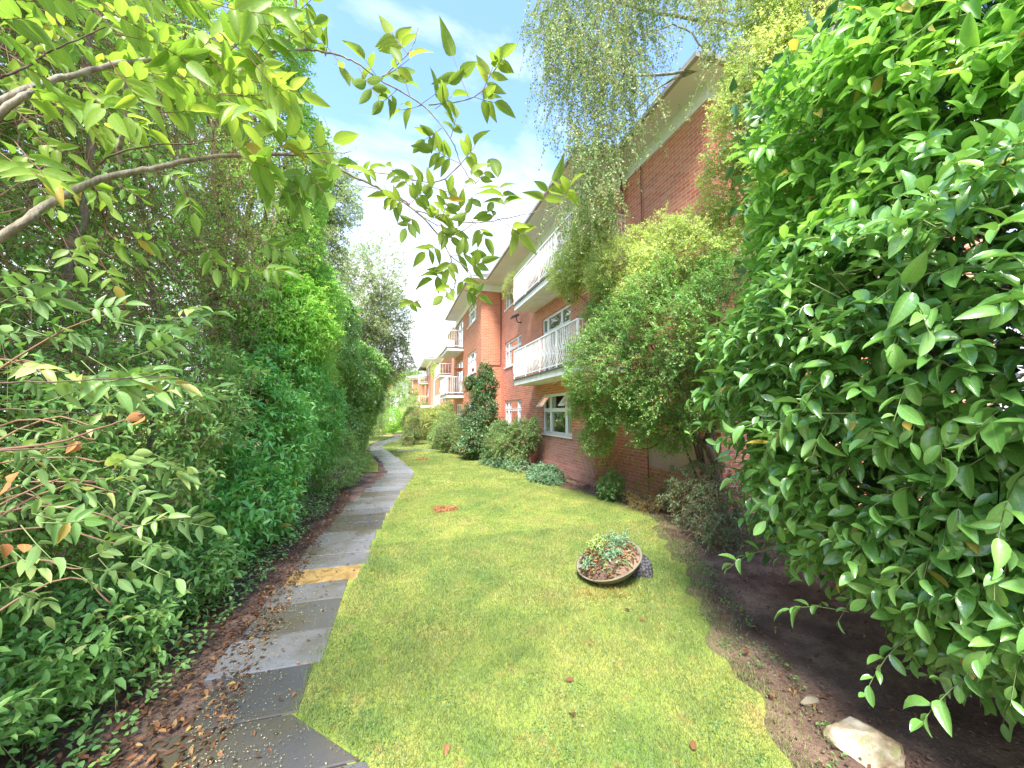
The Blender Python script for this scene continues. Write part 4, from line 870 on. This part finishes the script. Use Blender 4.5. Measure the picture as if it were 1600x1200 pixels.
# mass of bare stems in the old hedge
tg = empty('bramble_thicket', (-3.0, 4.2, 0), 'thicket of tangled brown bare stems high behind the left shrub', 'thicket')
m = 5200; C0 = np.stack([rng.uniform(-3.7, -2.0, m), rng.uniform(2.2, 8.6, m), rng.uniform(1.6, 6.6, m)], -1)
dv = nrm(rng.normal(0, 1, (m, 3))*(.7, 1.1, .9)+(0, .1, -.15)); ln = rng.uniform(.25, 1.1, m); ns = 7; tt = np.linspace(0, 1, ns)
b1 = rng.normal(0, .3, (m, 3)); b2 = rng.normal(0, .12, (m, 3)); b1[:, 2] -= .15
C = C0[:, None]+dv[:, None]*(tt[None, :, None]*ln[:, None, None])+b1[:, None]*((tt**2)[None, :, None]*ln[:, None, None])+b2[:, None]*np.sin(tt*7)[None, :, None]*ln[:, None, None]
C = C[C[..., 0].max(1) < -1.6]; m = len(C)
rad = np.clip(rng.lognormal(-5.9, .45, m), .001, .012)[:, None]*np.linspace(1.2, .5, ns)[None]
tubes('stems', C, rad, M['twig'], tg, 4)
m = 4800; ii = rng.integers(0, len(C), m)
shoots(C[ii, 4], nrm(rng.normal(0, 1, (m, 3))+(.4, -.3, .1)), .2, 6, .06, .036, TM, M['ivy'], tg, None, 'foliage', .9, .4)
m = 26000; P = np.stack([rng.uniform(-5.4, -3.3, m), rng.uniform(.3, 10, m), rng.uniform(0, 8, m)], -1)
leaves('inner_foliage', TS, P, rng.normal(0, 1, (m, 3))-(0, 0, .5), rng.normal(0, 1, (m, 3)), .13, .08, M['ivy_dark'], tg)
m = 420; C0 = np.stack([rng.uniform(-3.6, -2.5, m), rng.uniform(1.2, 6, m), rng.uniform(2.5, 6.5, m)], -1)
shoots(C0, nrm(rng.normal(0, 1, (m, 3))+(.5, -.3, -.5)), .35, 7, .065, .045, TM, M['ivy'], tg, M['twig'], 'ivy_trails', .8, .8)
# trees deeper in: close the left side behind the thicket
bush('ivy_clad_tree', 'dark ivy covered tree deep in the thicket at the upper left', 'tree', [(-4.6, 4.5, 4.5, 1.5, 2.5, 3.5), (-4.2, 2.0, 4.0, 1.3, 2.0, 3.2), (-4.4, 3.2, 8.0, 1.6, 2.2, 1.8), (-4.0, .3, 4.5, 1.3, 1.6, 3.4)], 5500, 8, .25, .09, .065, TM, 'ivy', (-4.6, 4, 0), 'twig', nb=14, r0=.12, amp=.2, ls=1.2, trunkname='trunk', droop=.5, up=-.1, cull=-.1, sr=.003)
tk = MB()
for pts, r in ((((-2.9, 4.2, -.05), (-2.85, 4.3, 2.2), (-2.6, 4.1, 4.2), (-2.75, 4.0, 6.5)), .045), (((-3.2, 3.0, -.05), (-3.0, 3.3, 2.0), (-3.2, 3.2, 5)), .035), (((-2.8, 5.6, 0), (-2.7, 5.5, 2.6), (-3.0, 5.3, 5)), .04), (((-3.0, 2.2, 0), (-2.6, 2.5, 1.7), (-2.7, 2.4, 4)), .03)):
    limb(tk, pts, r, r*.4, 8, 8, .015)
for i in range(12):
    y = rng.uniform(2, 7); z = rng.uniform(1, 4.5)
    limb(tk, [(-3.3, y, z), (-2.8, y+rng.normal(0, .5), z+rng.uniform(0, .8)), (-2.3, y+rng.normal(0, .8), z+rng.uniform(-.2, .9))], .014, .005, 6, 6, .012)
tk.build('trunk', M['bark_grey'], tg, True)

# ---- foreground: elder boughs over the path, close to the camera
el = empty('elder_tree', (-2.4, .9, 0), 'elder with arching bare boughs and serrated leaflets overhanging from the upper left', 'tree')
mb = MB()
def bough(pts, r0, r1, n=8):
    p_ = [Pt(*q) for q in pts]; limb(mb, p_, r0, r1, n, 7, .0012)
bough([(-700, 700, 1.0), (-300, 520, .95), (0, 371, 1.0), (70, 322, 1.1), (157, 280, 1.2), (245, 262, 1.3), (297, 250, 1.35), (367, 243, 1.4), (455, 241, 1.45), (510, 252, 1.5), (552, 276, 1.5), (588, 292, 1.5), (648, 328, 1.5), (696, 384, 1.5), (712, 440, 1.5)], .0125, .002, 10)
bough([(-500, 500, 1.0), (-200, 280, .95), (0, 157, 1), (87, 126, 1.1), (210, 95, 1.2), (315, 91, 1.25), (413, 84, 1.3), (451, 60, 1.3), (462, 0, 1.3), (466, -90, 1.3)], .009, .005)
bough([(-200, 330, .95), (0, 178, 1), (60, 135, 1.05), (100, 118, 1.1)], .010, .006)
bough([(430, 80, 1.3), (480, 78, 1.35), (520, 84, 1.4), (560, 100, 1.42), (592, 124, 1.45), (660, 164, 1.5), (704, 216, 1.5), (720, 256, 1.5), (740, 288, 1.5)], .0042, .0018, 7)
for b_ in ([(592, 124, 1.45), (640, 80, 1.45), (654, 40, 1.45)], [(670, 164, 1.5), (740, 152, 1.5), (768, 116, 1.5), (796, 82, 1.5)], [(720, 256, 1.5), (680, 285, 1.5), (600, 272, 1.5), (560, 262, 1.5)],
           [(648, 328, 1.5), (690, 340, 1.5), (740, 348, 1.5), (784, 342, 1.5), (840, 330, 1.5), (876, 318, 1.5)], [(690, 376, 1.5), (720, 362, 1.5), (742, 348, 1.5)], [(648, 328, 1.5), (670, 345, 1.48), (708, 360, 1.48)],
           [(712, 440, 1.5), (700, 462, 1.5), (640, 470, 1.5)], [(455, 241, 1.45), (490, 240, 1.4), (550, 238, 1.4)], [(704, 400, 1.5), (730, 420, 1.5), (742, 445, 1.5)], [(640, 320, 1.5), (610, 300, 1.45), (560, 290, 1.45)]):
    bough(b_, .0026, .0013, 6)
bough([(205, 95, 1.2), (196, 150, 1.22), (198, 195, 1.25), (186, 232, 1.28), (190, 260, 1.3)], .008, .006)
mb.build('trunk', M['bark_grey'], el, True)
dk_ = MB()
for pts, r in (([(0, 122, .9), (40, 105, .95), (75, 82, 1.0), (120, 62, 1.0), (165, 42, 1.0)], .003), ([(150, 262, 1.1), (180, 240, 1.1), (245, 226, 1.15), (300, 224, 1.2), (350, 214, 1.25)], .003),
               ([(-60, 600, .95), (60, 597, 1.0), (180, 592, 1.1), (260, 588, 1.2)], .0028), ([(-60, 705, .95), (80, 700, 1.0), (150, 690, 1.05)], .003), ([(-60, 640, .95), (60, 640, 1.0), (170, 650, 1.1)], .002)):
    p_ = [Pt(*q) for q in pts]; limb(dk_, p_, r, r*.5, 6, 6, .001)
dk_.build('dark_twigs', M['bark'], el, True)
CP, CA, CN, CL_, CW, CR = [], [], [], [], [], []; RC = []
def compound(b0, b1, pairs, ll, rr=None, asp=.5, droop=.25):
    """a pinnate leaf: rachis b0 -> b1 with paired serrate leaflets and one at the tip"""
    b0, b1 = np.array(b0), np.array(b1); ax = b1-b0; L = np.linalg.norm(ax); ax = ax/L
    vdir = nrm(b0*.5+b1*.5-np.array((0, 0, CH)))
    nrm_ = nrm(np.array((0, 0, 1.))*.5 - vdir*.75*(1 if rng.random() < .35 else -1) + rng.normal(0, .25, 3)); sd = nrm(np.cross(ax, nrm_))
    if rr is None: rr = rng.random()
    mid = (b0+b1)/2 - np.array((0, 0, .03*L)); RC.append([b0, mid, b1])
    for k in range(pairs):
        f_ = .42+.55*k/max(pairs, 1) if pairs > 1 else .55
        p_ = b0*(1-f_)+b1*f_ - np.array((0, 0, .03*L*4*f_*(1-f_)))
        for sgn in (-1, 1):
            a_ = ax*.5+sd*sgn*(.85+.2*rng.random())+rng.normal(0, .14, 3); a_[2] -= droop*rng.random()
            CP.append(p_); CA.append(a_); CN.append(nrm_+rng.normal(0, .25, 3)); CL_.append(ll*(.75+.3*rng.random())); CW.append(ll*asp*(.75+.3*rng.random())); CR.append(np.clip(rr+rng.normal(0, .12), 0, 1))
    a_ = ax+rng.normal(0, .12, 3); a_[2] -= droop*.5
    CP.append(b1); CA.append(a_); CN.append(nrm_+rng.normal(0, .2, 3)); CL_.append(ll*1.1); CW.append(ll*asp*1.05); CR.append(np.clip(rr+rng.normal(0, .12), 0, 1))
for (bx, by, tx, ty, pr_, px_) in ((732, 152, 708, 88, 1, 58), (752, 148, 772, 100, 1, 45), (768, 116, 784, 92, 2, 42), (742, 152, 772, 160, 1, 48), (640, 88, 612, 50, 2, 48), (592, 124, 570, 92, 1, 42),
        (600, 120, 640, 92, 1, 46), (520, 84, 500, 58, 1, 44), (480, 80, 474, 48, 1, 46), (560, 105, 590, 150, 1, 46), (640, 150, 626, 100, 1, 48), (655, 165, 700, 130, 1, 42), (660, 164, 628, 172, 1, 38),
        (690, 200, 664, 218, 1, 38), (704, 216, 712, 186, 1, 34), (720, 256, 678, 234, 2, 42), (720, 256, 742, 228, 1, 42), (700, 300, 640, 278, 2, 38), (720, 300, 736, 275, 1, 40), (650, 300, 612, 262, 2, 32),
        (640, 320, 604, 306, 2, 34), (742, 288, 762, 262, 1, 34), (795, 348, 778, 278, 2, 54), (842, 330, 862, 282, 1, 46), (872, 318, 892, 290, 2, 38), (792, 350, 812, 366, 1, 50), (784, 346, 752, 324, 1, 36), (740, 348, 712, 312, 1, 40),
        (650, 330, 634, 356, 1, 34), (690, 380, 664, 394, 1, 40), (702, 400, 734, 396, 1, 44), (712, 430, 730, 446, 1, 40), (705, 420, 676, 436, 1, 38), (712, 440, 692, 462, 1, 36), (742, 348, 758, 372, 1, 38), (700, 384, 716, 352, 1, 36),
        (670, 345, 690, 332, 2, 38), (690, 345, 702, 300, 2, 34), (640, 318, 660, 300, 2, 38), (560, 270, 585, 262, 2, 30), (600, 290, 616, 322, 1, 30), (680, 170, 706, 150, 1, 38), (620, 140, 600, 158, 1, 40), (680, 350, 705, 372, 1, 36),
        (706, 404, 700, 420, 1, 34), (730, 420, 752, 410, 1, 36), (720, 450, 748, 462, 1, 32), (655, 470, 636, 474, 1, 28), (455, 60, 490, 38, 1, 44), (462, 20, 486, 0, 1, 44), (520, 84, 545, 115, 1, 34)):
    t0 = 1.45+rng.normal(0, .05); t1 = t0+rng.normal(0, .04)
    compound(Pt(bx, by, t0), Pt(tx, ty, t1), pr_+(rng.random() < .85), px_/600*t0*.76, rng.uniform(.2, .8), .46)
nA = len(CP)
o = leaves('foliage', TN, np.array(CP), np.array(CA), np.array(CN), np.array(CL_), np.array(CW)*1.05, M['elder'], el, np.array(CR))
RCa = np.array(RC); 
for lst in (CP, CA, CN, CL_, CW, CR): lst.clear()
# big bright leaflets nearer the lens, upper left
for k in range(105):
    x = rng.uniform(-60, 400); y = rng.uniform(-60, 240)*(1-.45*x/430) + (20 if x > 300 else 0); t0 = rng.uniform(.95, 1.65)
    if x > 320 and y > 200: y -= 60
    a_ = rng.uniform(-.1, .9); ln = rng.uniform(60, 100)
    compound(Pt(x, y, t0), Pt(x+ln*math.cos(a_), y+ln*math.sin(a_), t0+rng.normal(0, .05)), int(rng.integers(2, 4)), rng.uniform(.055, .09), rng.random(), .44, .15)
for (x, y, x2, y2, t0) in ((400, 235, 440, 300, 1.35), (440, 245, 470, 320, 1.4), (380, 245, 420, 262, 1.3), (470, 250, 505, 300, 1.4), (500, 250, 540, 262, 1.4), (360, 243, 395, 215, 1.3), (430, 240, 450, 212, 1.35), (480, 255, 470, 300, 1.42), (330, 95, 370, 120, 1.2), (420, 84, 400, 110, 1.25), (300, 90, 330, 60, 1.2), (350, 88, 400, 40, 1.2), (400, 84, 430, 40, 1.2), (445, 240, 520, 222, 1.4)):
    compound(Pt(x, y, t0), Pt(x2, y2, t0), 2, .1, rng.random(), .5, .3)
for k in range(20):
    x = rng.uniform(40, 420); y = rng.uniform(250, 420); t0 = rng.uniform(1.5, 2.1); a_ = rng.uniform(.1, 1.2); ln = 50
    compound(Pt(x, y, t0), Pt(x+ln*math.cos(a_), y+ln*math.sin(a_), t0), 2, .085, rng.random()*.7, .42, .3)
leaves('bright_foliage', TN, np.array(CP), np.array(CA), np.array(CN), np.array(CL_), np.array(CW), M['elder_bright'], el, np.array(CR))
RCb = np.concatenate([RCa, np.array(RC[len(RCa):])]); tubes('leaf_stalks', RCb, np.broadcast_to(np.array((.0015, .0012, .001)), (len(RCb), 3)), M['twig_red'], el, 4)
for lst in (CP, CA, CN, CL_, CW, CR, RC): lst.clear()
# near left: large blue green leaves on dark twigs at chest height
nl = empty('privet_shrub', (-2.0, 1.2, 0), 'near shrub with long grey green leaves and dark twigs at the left edge', 'shrub')
for k in range(115):
    x = rng.uniform(-120, 300); y = rng.uniform(440, 920); t0 = rng.uniform(1.15, 1.8); a_ = rng.uniform(-.5, .9); ln = rng.uniform(40, 90)
    compound(Pt(x, y, t0), Pt(x+ln*math.cos(a_), y+ln*math.sin(a_), t0+rng.normal(0, .05)), int(rng.integers(1, 4)), rng.uniform(.045, .085), rng.random(), .42, .3)
leaves('foliage', TN, np.array(CP), np.array(CA), np.array(CN), np.array(CL_), np.array(CW), M['privet'], nl, np.array(CR))
RCc = np.array(RC); tubes('leaf_stalks', RCc, np.broadcast_to(np.array((.002, .0016, .001)), (len(RCc), 3)), M['twig_green'], nl, 4)
nb_ = MB()
for i in range(14):
    y = rng.uniform(480, 900)
    limb(nb_, [(-2.1+rng.normal(0, .1), 1.0+rng.normal(0, .15), rng.uniform(0, .4)), Pt(-60+rng.normal(0, 40), y+40, 1.5), Pt(rng.uniform(60, 260), y+rng.normal(0, 30), rng.uniform(1.3, 1.7))], .006, .0025, 6, 7, .003)
nb_.build('stems', M['twig'], nl, True)
for lst in (CP, CA, CN, CL_, CW, CR, RC): lst.clear()
# dead orange leaves caught on a brown twig
dl = empty('dead_twig', tuple(Pt(0, 705, 1.1)), 'dead brown twig with curled orange leaves on the left', 'twig')
mb = MB(); limb(mb, [Pt(-80, 720, 1.0), Pt(0, 703, 1.05), Pt(95, 690, 1.1), (Pt(160, 668, 1.15)), Pt(225, 646, 1.2)], .0045, .002, 6, 6, .001); mb.build('stem', M['twig_red'], dl, True)
Pd = np.array([Pt(222, 646, 1.2), Pt(226, 650, 1.2), Pt(118, 688, 1.12), Pt(125, 690, 1.12), Pt(8, 745, 1.05), Pt(14, 750, 1.05), Pt(38, 850, 1.1), Pt(5, 850, 1.1)])
leaves('dead_leaves', TN, Pd, rng.normal(0, .5, Pd.shape)+(0, 0, -.8), rng.normal(0, 1, Pd.shape), .042, .034, M['dead_leaf'], dl)

# ---- ground layer at the left: seedlings, ivy, then leaf litter
def ground_scatter(n, poly_pts, sigma=0):
    poly_pts = np.array(poly_pts); x0, y0 = poly_pts.min(0); x1, y1 = poly_pts.max(0); out = np.zeros((0, 2))
    while len(out) < n:
        P = np.stack([rng.uniform(x0, x1, n*2), rng.uniform(y0, y1, n*2)], -1); P = P[inpoly(P, [tuple(v) for v in poly_pts])]; out = np.concatenate([out, P])
    return out[:n]
bedL = [(-1.2, 1.2), (-1.3, 2.4), (-1.32, 4), (-1.25, 5), (-1.15, 7), (-1.05, 9), (-1.3, 10), (-2.6, 10), (-3.4, 3), (-3.2, .6)]
gc_ = empty('seedlings', (-1.8, 2.6, 0), 'carpet of low green seedlings and ivy over the leaf litter left of the near path', 'ground cover'); gc_['kind'] = 'stuff'
q = ground_scatter(1500, bedL); q = q[rng.random(len(q)) < np.clip((-1.25-q[:, 0])*2.2, .12, 1)]
P = np.concatenate([q, np.zeros((len(q), 1))], 1); hgt = rng.uniform(.04, .2, len(P)); P[:, 2] = hgt*.3
shoots(P, nrm(rng.normal(0, .4, P.shape)+(0, 0, 1)), hgt, 6, .05, .032, TM, M['scrub'], gc_, M['twig_green'], 'seedling_leaves', 1.0, .1, .0012, jit=.3, up=.9)
q = ground_scatter(8000, bedL); P = np.concatenate([q, rng.uniform(.01, .05, (len(q), 1))], 1); P = P[lump(P, 2.5) > -.45]
leaves('ivy_carpet', TM, P, rng.normal(0, 1, P.shape)*(1, 1, .15), rng.normal(0, .25, P.shape)+(0, 0, 1), .04, .034, M['ivy_dark'], gc_)
def litter(name, label, q, size, mat, T=TM, z=.012, kind='stuff'):
    P = np.concatenate([q, np.full((len(q), 1), z)+rng.uniform(0, .012, (len(q), 1))], 1)
    o = leaves(name, T, P, rng.normal(0, 1, P.shape)*(1, 1, .12), rng.normal(0, .35, P.shape)+(0, 0, 1), size*(.5+rng.random(len(q))), size*.6*(.6+.6*rng.random(len(q))), mat, None)
    tag(o, label, 'leaf litter' if kind == 'stuff' else None, kind=kind); return o
edgeL = [(-.75, 1.6), (-.85, 3), (-.9, 4.4), (-.93, 6), (-.85, 8), (-.9, 9.6), (-1.5, 9.6), (-1.9, 6), (-2.3, 3), (-2.2, 1)]
litter('fallen_leaves', 'brown and orange leaf litter along the left edge of the path', ground_scatter(6500, edgeL), .042, M['litter'])
soilR = [(1.9, 1.2), (2.35, 2.1), (2.7, 2.8), (3.1, 3.5), (3.6, 4.4), (4.3, 5.8), (5.1, 5.6), (5, 3), (4, 0), (2.2, .2)]
litter('fallen_leaves', 'scattered small yellow and tan leaves on the dark soil below the laurel', ground_scatter(900, soilR), .032, M['litter'], z=.0)
bedW = [(3.9, 8.0), (3.8, 10.5), (3.4, 14.8), (2.9, 20), (3.6, 20), (4.5, 12), (4.55, 8.3), (5.1, 8), (5.1, 5.6), (4.3, 5.9), (4.35, 6.9)]
litter('fallen_leaves', 'dry brown leaf litter in the bed along the foot of the brick wall', ground_scatter(1500, bedW), .05, M['litter'], T=TS, z=.0)
pp = [tuple(v) for v in pathR if v[1] < 9.5]+[tuple(v) for v in pathL[::-1] if v[1] < 9.5]
q = ground_scatter(17000, pp); xl = midx(q[:, 1], pathL); xr = midx(q[:, 1], pathR); u = (q[:, 0]-xl)/(xr-xl)
q = q[(rng.random(len(q)) < np.clip(1.15-u, .08, 1)**1.6)]
litter('seed_litter', 'pale seed and petal litter scattered over the near path slabs', q, .0105, M['seed'], T=TS, z=.02)
q = ground_scatter(260, pp); litter('fallen_leaves', 'small yellow leaves lying on the wet path slabs', q, .028, M['litter'], z=.022)
q = ground_scatter(700, [(-.4, 1.8), (-.4, 6), (0, 9), (.5, 12), (3.2, 12), (3.6, 8), (3.9, 6), (2.9, 3.6), (2.1, 1.8)]); litter('fallen_leaves', 'tiny pale leaves and petals flecked across the lawn', q, .014, M['seed'], T=TS, z=.022)
# clover and daisy leaves in the turf
q = ground_scatter(9000, [(-.5, 2.6), (-.45, 4), (-.2, 6), (2, 5), (2.4, 2.4), (1.8, 1.3), (.4, 1.6)]); P = np.concatenate([q, np.full((len(q), 1), .016)], 1); P = P[lump(P, 2.8) > .35]
cv = leaves('clover', TS, P, rng.normal(0, 1, P.shape)*(1, 1, .1), rng.normal(0, .3, P.shape)+(0, 0, 1), .014, .014, M['shrub_a'], None); tag(cv, 'small clover leaves mixed through the near turf', 'clover', kind='stuff')

# ---- things on the lawn
pt = empty('planter', (2.35, 3.6, 0), 'tilted round concrete planter bowl with a fallen conical foot on the lawn', 'planter')
nb0 = np.array((-.36, -.06, .93)); nb0 /= np.linalg.norm(nb0); cb0 = np.array((2.20, 3.72, .2))
bw = MB().lathe([(.05, -.16), (.18, -.14), (.28, -.08), (.345, -.005), (.355, .008), (.342, .014), (.325, -.005), (.28, -.03)], cb0, nb0, 40).build('bowl', M['concrete'], pt, True)
MB().lathe([(.001, .15), (.12, .135), (.21, .09), (.29, .03), (.33, -.02)], cb0, nb0, 32).build('soil', M['soil'], pt, True)
ax_ = np.array((.86, .05, -.24))
t = NT('ribbed_foot'); p = pos(t); vv = t.n("ShaderNodeTexVoronoi"); vv.inputs['Scale'].default_value = 42; t.l(p, vv.inputs['Vector'])
M['foot'] = t.done(t.bsdf(t.ramp(vv.outputs['Distance'], [(.2, (.13, .13, .15)), (.6, (.04, .035, .035))]), .8, .3, bump=vv.outputs['Distance'], bstr=.8, bdist=.01))
MB().lathe([(.1, 0), (.11, .1), (.135, .22), (.175, .32), (.18, .34), (.0, .34)], cb0+nb0*-.13+np.array((.06, .02, .02)), ax_, 24).build('foot', M['foot'], pt, True)
def inbowl(u_, v_, h): 
    a_ = nrm(np.cross(nb0, (0, 0, 1.))); b_ = np.cross(nb0, a_); return cb0+a_*u_+b_*v_+nb0*h
for k, (u_, v_, r_, mt, lb, n_) in enumerate(((.03, -.14, .12, 'glauc', 'blue green leafy plant low at the front of the tilted planter', 130), (-.12, .03, .075, 'glauc', 'dark green sprig at the right side of the planter', 90), (.02, .22, .05, 'glauc', 'small green sprig at the top rim of the planter', 40), (.1, -.02, .09, 'shrub_y', 'pale yellow green tuft in the middle of the planter', 110), (.26, -.12, .07, 'bamboo', 'dry straw coloured tuft on the left rim of the planter', 40))):
    c_ = inbowl(u_, v_, .15-1.4*(u_*u_+v_*v_)); o = empty('planter_plant', tuple(c_), lb, 'plant')
    P = c_+rng.normal(0, 1, (n_, 3))*r_*.6; P -= nb0*((P-c_)@nb0)[:, None]*.8
    shoots(P, nrm(rng.normal(0, .6, P.shape)+nb0), .05, 7, .032 if mt != 'bamboo' else .07, .016 if mt != 'bamboo' else .003, TM, M[mt], o, None, 'leaves', .9, .2, .001)
qq = rng.normal(0, .18, (1500, 2)); qq = qq[(qq**2).sum(1) < .105]; P = np.array([inbowl(a_, b_, .16-1.5*(a_*a_+b_*b_)) for a_, b_ in qq])
o = leaves('planter_litter', TM, P, rng.normal(0, 1, P.shape)*(1, 1, .3), rng.normal(0, .4, P.shape)+nb0, .034*(.6+.8*rng.random(len(P))), .022, M['litter'], None); tag(o, 'dry brown leaves covering the soil in the tilted planter', 'leaf litter', kind='stuff')
P = np.stack([rng.normal(2.02, .22, 240), rng.normal(3.42, .1, 240), np.full(240, .005)], -1)
o = leaves('dry_grass', TL, P, rng.normal(0, .5, P.shape)+(0, 0, .8), rng.normal(0, 1, P.shape), .05, .005, M['bamboo'], None); tag(o, 'dead straw coloured grass around the base of the planter', 'grass', kind='stuff')

def rock(name, label, c, r, seed, mat, cat='rock', flat=1.0):
    import bmesh
    bm = bmesh.new(); bmesh.ops.create_icosphere(bm, subdivisions=5, radius=1); rr = np.random.default_rng(seed)
    V = np.array([v.co[:] for v in bm.verts]); pl_ = nrm(rr.normal(size=(16, 3))); off = rr.uniform(.5, .85, 16)
    for n_, d_ in zip(pl_, off):
        s_ = V@n_ - d_; V -= np.where(s_ > 0, s_*.97, 0)[:, None]*n_
    V *= (1+.035*lump(V+seed, 3)+.015*lump(V, 11)+.006*lump(V, 25))[:, None]
    for v, q_ in zip(bm.verts, V): v.co = q_*np.array(r)+np.array(c)
    me = bpy.data.meshes.new(name); bm.to_mesh(me); bm.free(); me.polygons.foreach_set('use_smooth', np.ones(len(me.polygons), bool))
    o = link(name, me, mat); return tag(o, label, cat)
t = NT('stone'); p = pos(t); n1 = t.noise(p, 7, 7, .65)
c = t.ramp(n1, [(.3, (.14, .09, .05)), (.42, (.32, .25, .15)), (.55, (.50, .42, .31)), (.7, (.60, .55, .46))])
c = t.mix(t.math('MULTIPLY', t.math('GREATER_THAN', t.noise(p, 12, 4, .7), .58), .55), c, (.22, .26, .08))
M['stone'] = t.done(t.bsdf(c, .85, .25, bump=t.noise(p, 30, 6, .7), bstr=.8, bdist=.012))
rock('rock', 'large pale sandy boulder half sunk in the soil at the bottom right', (2.44, 1.52, -.03), (.25, .18, .16), 3, M['stone'])
rock('rock', 'small flat grey stone just behind the pale boulder', (2.44, 1.84, 0), (.08, .035, .025), 5, M['concrete'])
t = NT('stump_wood'); p = pos(t); n1 = t.noise(p, 24, 6, .7)
M['stump'] = t.done(t.bsdf(t.ramp(n1, [(.3, (.09, .035, .015)), (.5, (.26, .12, .05)), (.7, (.5, .32, .15))]), .85, .2, bump=n1, bstr=1, bdist=.02))
def stump(label, x, y, r, h, sd):
    rr = np.random.default_rng(sd); V, Fc = [], []; n = 48; prof = [(1.15, -.03), (1.05, .25), (.98, .7), (.95, 1.0), (.6, .9), (.3, 1.05), (.001, .95)]
    for i, (q_, z_) in enumerate(prof):
        for k in range(n):
            a_ = 2*math.pi*k/n; w_ = 1+.18*math.sin(3*a_+sd)+.1*math.sin(7*a_+sd*2)+rr.normal(0, .025)
            V.append((x+r*q_*w_*math.cos(a_), y+r*.75*q_*w_*math.sin(a_), h*z_*(1+.45*math.sin(2*a_+sd)+rr.normal(0, .14))*(1 if i else 0)-(.02 if i == 0 else 0)))
    for i in range(len(prof)-1):
        for k in range(n): Fc.append((i*n+k, i*n+(k+1) % n, (i+1)*n+(k+1) % n, (i+1)*n+k))
    o = MB().add(V, Fc).build('tree_stump', M['stump']); tag(o, label, 'stump')
stump('low rotten orange brown tree stump cut level with the lawn, the nearer one', .88, 7.1, .2, .055, 2)
stump('small flat reddish tree stump further up the lawn near the path bend', 1.02, 14.9, .2, .05, 5)
fs = [(2.0, 3.05, 'folded yellow leaf'), (1.15, 2.4, 'curled pink leaf'), (1.02, 2.12, 'pointed mauve leaf'), (2.45, 2.3, 'red orange round leaf'), (2.75, 2.75, 'long tan leaf'), (.62, 1.75, 'small dark red leaf'), (.3, 2.15, 'twisted brown leaf'), (1.5, 1.75, 'broken orange leaf'), (2.0, 2.9, 'wide cream leaf'), (2.25, 1.9, 'tan leaf with a long stalk')]
wh = ['on the lawn just before the planter', 'on the lawn mid way to the near edge', 'on the near lawn left of the other', 'on the soil beneath the laurel', 'on the soil close to the lawn rim', 'at the near edge of the lawn', 'on the lawn near the path', 'low on the lawn by the bottom edge', 'beside the yellow one before the planter', 'on the soil above the boulder']
for k, ((x, y, d_), w_) in enumerate(zip(fs, wh)):
    o = leaves('fallen_leaf', TN, np.array([(x, y, .025)]), rng.normal(0, 1, (1, 3))*(1, 1, .1), np.array([(.2, -.3, 1)]), .06, .038, M['litter'], None, np.array([.35+.06*k]))
    tag(o, d_+' lying '+w_, 'leaf', 'single fallen leaves')
# crumbs of soil and grit, so that the bare ground is not a smooth sheet
def crumbs(name, label, q, s0, s1, mat, z=0.0):
    n = len(q); P = np.concatenate([q, np.full((n, 1), z)], 1); s_ = rng.uniform(s0, s1, n)[:, None, None]*rng.uniform(.6, 1.2, (n, 1, 3))
    base = np.array([(1,0,0),(0,1,0),(-1,0,0),(0,-1,0),(0,0,.8),(0,0,-.6)], float)
    rot = rng.random(n)*6.28; c_, s2 = np.cos(rot)[:, None], np.sin(rot)[:, None]
    V = base[None]*s_*(1+rng.normal(0, .25, (n, 6, 1))); V = np.stack([V[..., 0]*c_-V[..., 1]*s2, V[..., 0]*s2+V[..., 1]*c_, V[..., 2]], -1)+P[:, None]
    f = np.array([(0,1,4),(1,2,4),(2,3,4),(3,0,4),(1,0,5),(2,1,5),(3,2,5),(0,3,5)]).ravel()
    o = link(name, npmesh(name, V.reshape(-1, 3), (f[None]+(np.arange(n)*6)[:, None]).ravel(), np.full(n*8, 3), True), mat); tag(o, label, 'soil', kind='stuff')
crumbs('soil_clods', 'crumbly dark clods over the bare soil under the laurel', ground_scatter(9000, [(1.7, .8), (2.2, 2.08), (2.62, 2.8), (3.1, 3.6), (3.7, 4.6), (4.3, 5.8), (5.1, 5.6), (5, 3), (4, 0), (2.2, .2)]), .003, .012, M['soil'])
crumbs('soil_clods', 'crumbly soil along the left verge of the path', ground_scatter(6000, edgeL), .003, .01, M['soil'])
edgeR = [(1.6, .9), (1.85, 1.52), (2.15, 2.08), (2.45, 2.69), (2.9, 3.45), (3.4, 4.31), (4.1, 5.83), (4.6, 5.9), (3.9, 4.3), (3.3, 3.3), (2.9, 2.6), (2.6, 2.0), (2.2, 1.4), (1.9, .9)]
q = ground_scatter(2600, edgeR); P = np.concatenate([q, np.full((len(q), 1), .004)], 1); P = P[lump(P, 3.2) > .1]
o = leaves('weeds', TS, P, rng.normal(0, 1, P.shape)*(1, 1, .3), rng.normal(0, .4, P.shape)+(0, 0, 1), .026, .014, M['shrub_a'], None); tag(o, 'thin weeds and thinning turf where the lawn meets the soil', 'weeds', kind='stuff')
qq = rng.normal(0, .19, (900, 2)); qq = qq[(qq**2).sum(1) < .1]; P = np.array([inbowl(a_, b_, .165-1.5*(a_*a_+b_*b_)) for a_, b_ in qq]); P = P[lump(P, 9) > -.45]
o = leaves('planter_moss', TM, P, rng.normal(0, 1, P.shape)*(1, 1, .4), rng.normal(0, .5, P.shape)+nb0, .028*(.6+.8*rng.random(len(P))), .017, M['shrub_a'], None); tag(o, 'creeping green leaves matted over the mound in the tilted planter', 'moss', kind='stuff')
